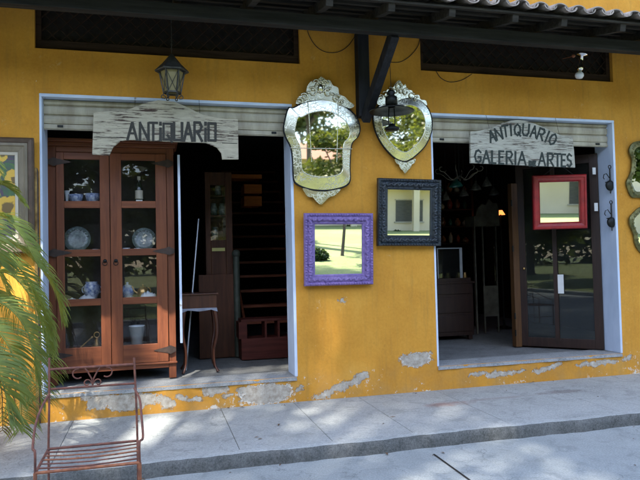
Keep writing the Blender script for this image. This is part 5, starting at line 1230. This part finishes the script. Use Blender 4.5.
def high2(tx, ty, d, rad, n, label, seed):  # extra unseen trees, added to keep sun off the street and upper wall
    c = Vector((tx, ty, 0))+SUN*d; tree(Vector((c.x+.5, c.y-.5, .3)), c.z*1.12, ((-.5, .5, c.z-.3), rad), label, LEAF, n, .30, seed, .3, 50, (), .66)
high2(-5.5, -4.5, 29, (5.2, 4.2, 3.4), 9000, 'added unseen very tall tree far back on the lawn, shading the left end of the street', 51)
high2(11.5, -4.5, 29, (5.2, 4.2, 3.4), 9000, 'added unseen very tall tree far back on the lawn, shading the right end of the street', 52)
high2(6.0, 2.0, 34, (4.5, 3.2, 2.8), 12000, 'added unseen very tall dense tree shading the upper right wall, farthest of the tall ones', 54)
high2(2.5, -8.5, 30, (6.2, 4.2, 3.4), 10000, 'added unseen very tall tree far back on the lawn, shading the middle of the street', 53)
for (x, y, h, r3, z, lab, sd, mt) in (
    (-5.5, -17, 10, (4.2, 3.4, 4.2), 4.6, 'dense dark tree with branches almost to the grass, nearest on the left of the lawn', 13, LEAF),
    (-14, -18, 11, (5.0, 4.0, 4.8), 5.2, 'dense dark tree in the middle of the row left of the lawn', 15, LEAF),
    (-24, -17, 10, (5.0, 4.0, 4.4), 4.8, 'yellow green dense tree leftmost on the lawn', 18, LEAFY),
    (.8, -25, 13, (4.4, 3.6, 5.4), 6.4, 'tall dense tree by the left end of the cream house', 16, LEAF),
    (24, -22, 11, (4.6, 4.0, 4.0), 6.2, 'dense tree on the lawn before the right part of the cream house', 14, LEAF),
    (19, -9, 9, (3.6, 3.4, 3.6), 4.4, 'dense unseen tree added to block low sky far to the right along the street', 22, LEAF),  # this tree and the next are added to hide low sky at the street ends
    (-13, -8, 9, (3.6, 3.4, 3.6), 4.4, 'dense unseen tree added to block low sky far to the left along the street', 23, LEAF),
    (34, -20, 12, (5.5, 4.5, 5.0), 5.8, 'large dense tree rightmost on the lawn', 19, LEAF),
    (12, -45, 17, (8, 5, 6), 11, 'tall tree behind the left half of the cream house', 20, LEAF),
    (27, -46, 17, (9, 5, 6), 11, 'tall tree behind the right half of the cream house', 21, LEAFY)):
    tree((x, y, .3), h, ((0, 0, z), r3), lab, mt, 17000, .36, sd, .25, 40)
wb = []
r_w = random.Random(77)
for k in range(46):
    a = R(12+156*k/45); d_ = r_w.uniform(52, 66); h_ = r_w.uniform(8, 14)
    wb.append(((8+d_*math.cos(a)*1.25, -d_*math.sin(a)-4, h_*.5), (r_w.uniform(4, 7), r_w.uniform(3, 5), h_*.62)))
v, n = cloud(wb, 30000, 1.15, 99, (), .2); tag(leafmesh('distant_wood', v, n, LEAF, None, (0, -60, 0)), 'dark wooded edge far behind the lawn and the cream house', 'wood', None, 'stuff')
# slender young tree seen in the purple mirror
q = P(339, 250, -.03); sl = (q.x-CAM.x)/(q.y-CAM.y); yy = -14.5
tree((q.x+sl*(-yy)+.1, yy, .12), 5.5, ((0, 0, 4.4), (1.5, 1.5, 1.2)), 'slender young tree at the street edge of the lawn', LEAFY, 3500, .17, 17, .055, 12)
# shrubs
def shrub(x, y, r, label, seed):
    v, n = cloud([((x+random.uniform(-.4, .4)*r, y+random.uniform(-.3, .3)*r, r*.55*random.uniform(.6, 1.2)+.1), (r*.6, r*.6, r*.55)) for _ in range(6)], 1800, .12, seed, (), .05)
    tag(leafmesh('shrub', v, n, SHRUB, None, (x, y, .1)), label, 'shrub', 'shrubs by the lawn')
shrub(q.x+sl*13.4-.75, -13.4, .42, 'round green shrub beside the foot of the slender young tree', 32)
for k in range(9): shrub(6+k*3.1+random.uniform(-.6, .6), -31.3, .42, ('low shrub number %d from the left at the base of the cream house' % (k+1)) if False else 'low green shrub in the row along the base of the cream house', 40+k)

# ------------------------------------------------------------------ cream house across the lawn
ho = thing('cream_house', 'long two storey cream house with slatted windows and clay roof across the lawn', 'house', (18, -32, .4))
b = MB(); b.box((4, -40, .2), (40, -32, 6.6)); b.build('wall', CREAMB, ho)
b = MB(); b.add([(3.3, -31.2, 6.5), (40.7, -31.2, 6.5), (40.7, -36, 8.2), (3.3, -36, 8.2), (3.3, -40.8, 6.5), (40.7, -40.8, 6.5), (3.3, -31.2, 6.62), (40.7, -31.2, 6.62)], [(0,1,2,3), (3,2,5,4), (0,3,4), (1,5,2)]); b.build('roof', ROOFB, ho)
ql = P(407, 205, -.03); sl = ql.x/(6.27); xw = ql.x+sl*32
for k in range(-4, 7):
    x = xw+k*4.2
    if not 5 < x < 38: continue
    b = MB(); b.box((x-.8, -32.02, 4.3), (x+.8, -31.96, 5.6)); b.build('window', WINB, ho)
    b = MB(); b.box((x-.95, -32.02, 1.05), (x+.95, -31.96, 2.45)); wn = b.build('window', WINB, ho)
    b = MB(); b.box((x-1.05, -31.99, .97), (x+1.05, -31.9, 1.05)); b.box((x-1.02, -31.99, 2.45), (x+1.02, -31.93, 2.52)); b.build('sill', CREAM, wn)
for k in range(-3, 6):
    x = xw+.1+k*4.2*1.0
    if 5 < x < 38: b = MB(); b.box((x-.2, -31.3, .3), (x+.2, -31.0, 3.2)); b.build('porch_column', CREAMB, ho)

b = MB(); b.box((4, -32, 3.2), (40, -30.9, 3.42)); b.build('balcony_slab', CREAMB, ho)
# ------------------------------------------------------------------ light
wd = bpy.data.worlds.new('World'); S.world = wd; wd.use_nodes = True; nt = wd.node_tree
sky = nt.nodes.new('ShaderNodeTexSky'); sky.sky_type = 'NISHITA'; sky.sun_disc = False
el = math.asin(SUN.z); az = math.atan2(SUN.x, SUN.y)
sky.sun_elevation = el; sky.sun_rotation = az; sky.air_density = 1.0; sky.dust_density = 1.2
bg = nt.nodes['Background']; bg.inputs['Strength'].default_value = .15; nt.links.new(sky.outputs[0], bg.inputs[0])
sl_ = bpy.data.lights.new('sun', 'SUN'); sl_.energy = 3.2; sl_.angle = R(.55); sl_.color = (1, .95, .86)
so = bpy.data.objects.new('sun', sl_); COL.objects.link(so); so.rotation_euler = SUN.to_track_quat('Z', 'Y').to_euler()
so.location = SUN*30
S.view_settings.view_transform = 'Standard'; S.view_settings.look = 'None'; S.view_settings.gamma = 1; S.view_settings.use_curve_mapping = False
S.view_settings.exposure = 2.46
S.cycles.use_denoising = True; S.cycles.max_bounces = 7; S.cycles.diffuse_bounces = 3; S.cycles.glossy_bounces = 4; S.cycles.transmission_bounces = 4; S.cycles.transparent_max_bounces = 12
S.cycles.caustics_reflective = False; S.cycles.caustics_refractive = False; S.cycles.sample_clamp_indirect = 6
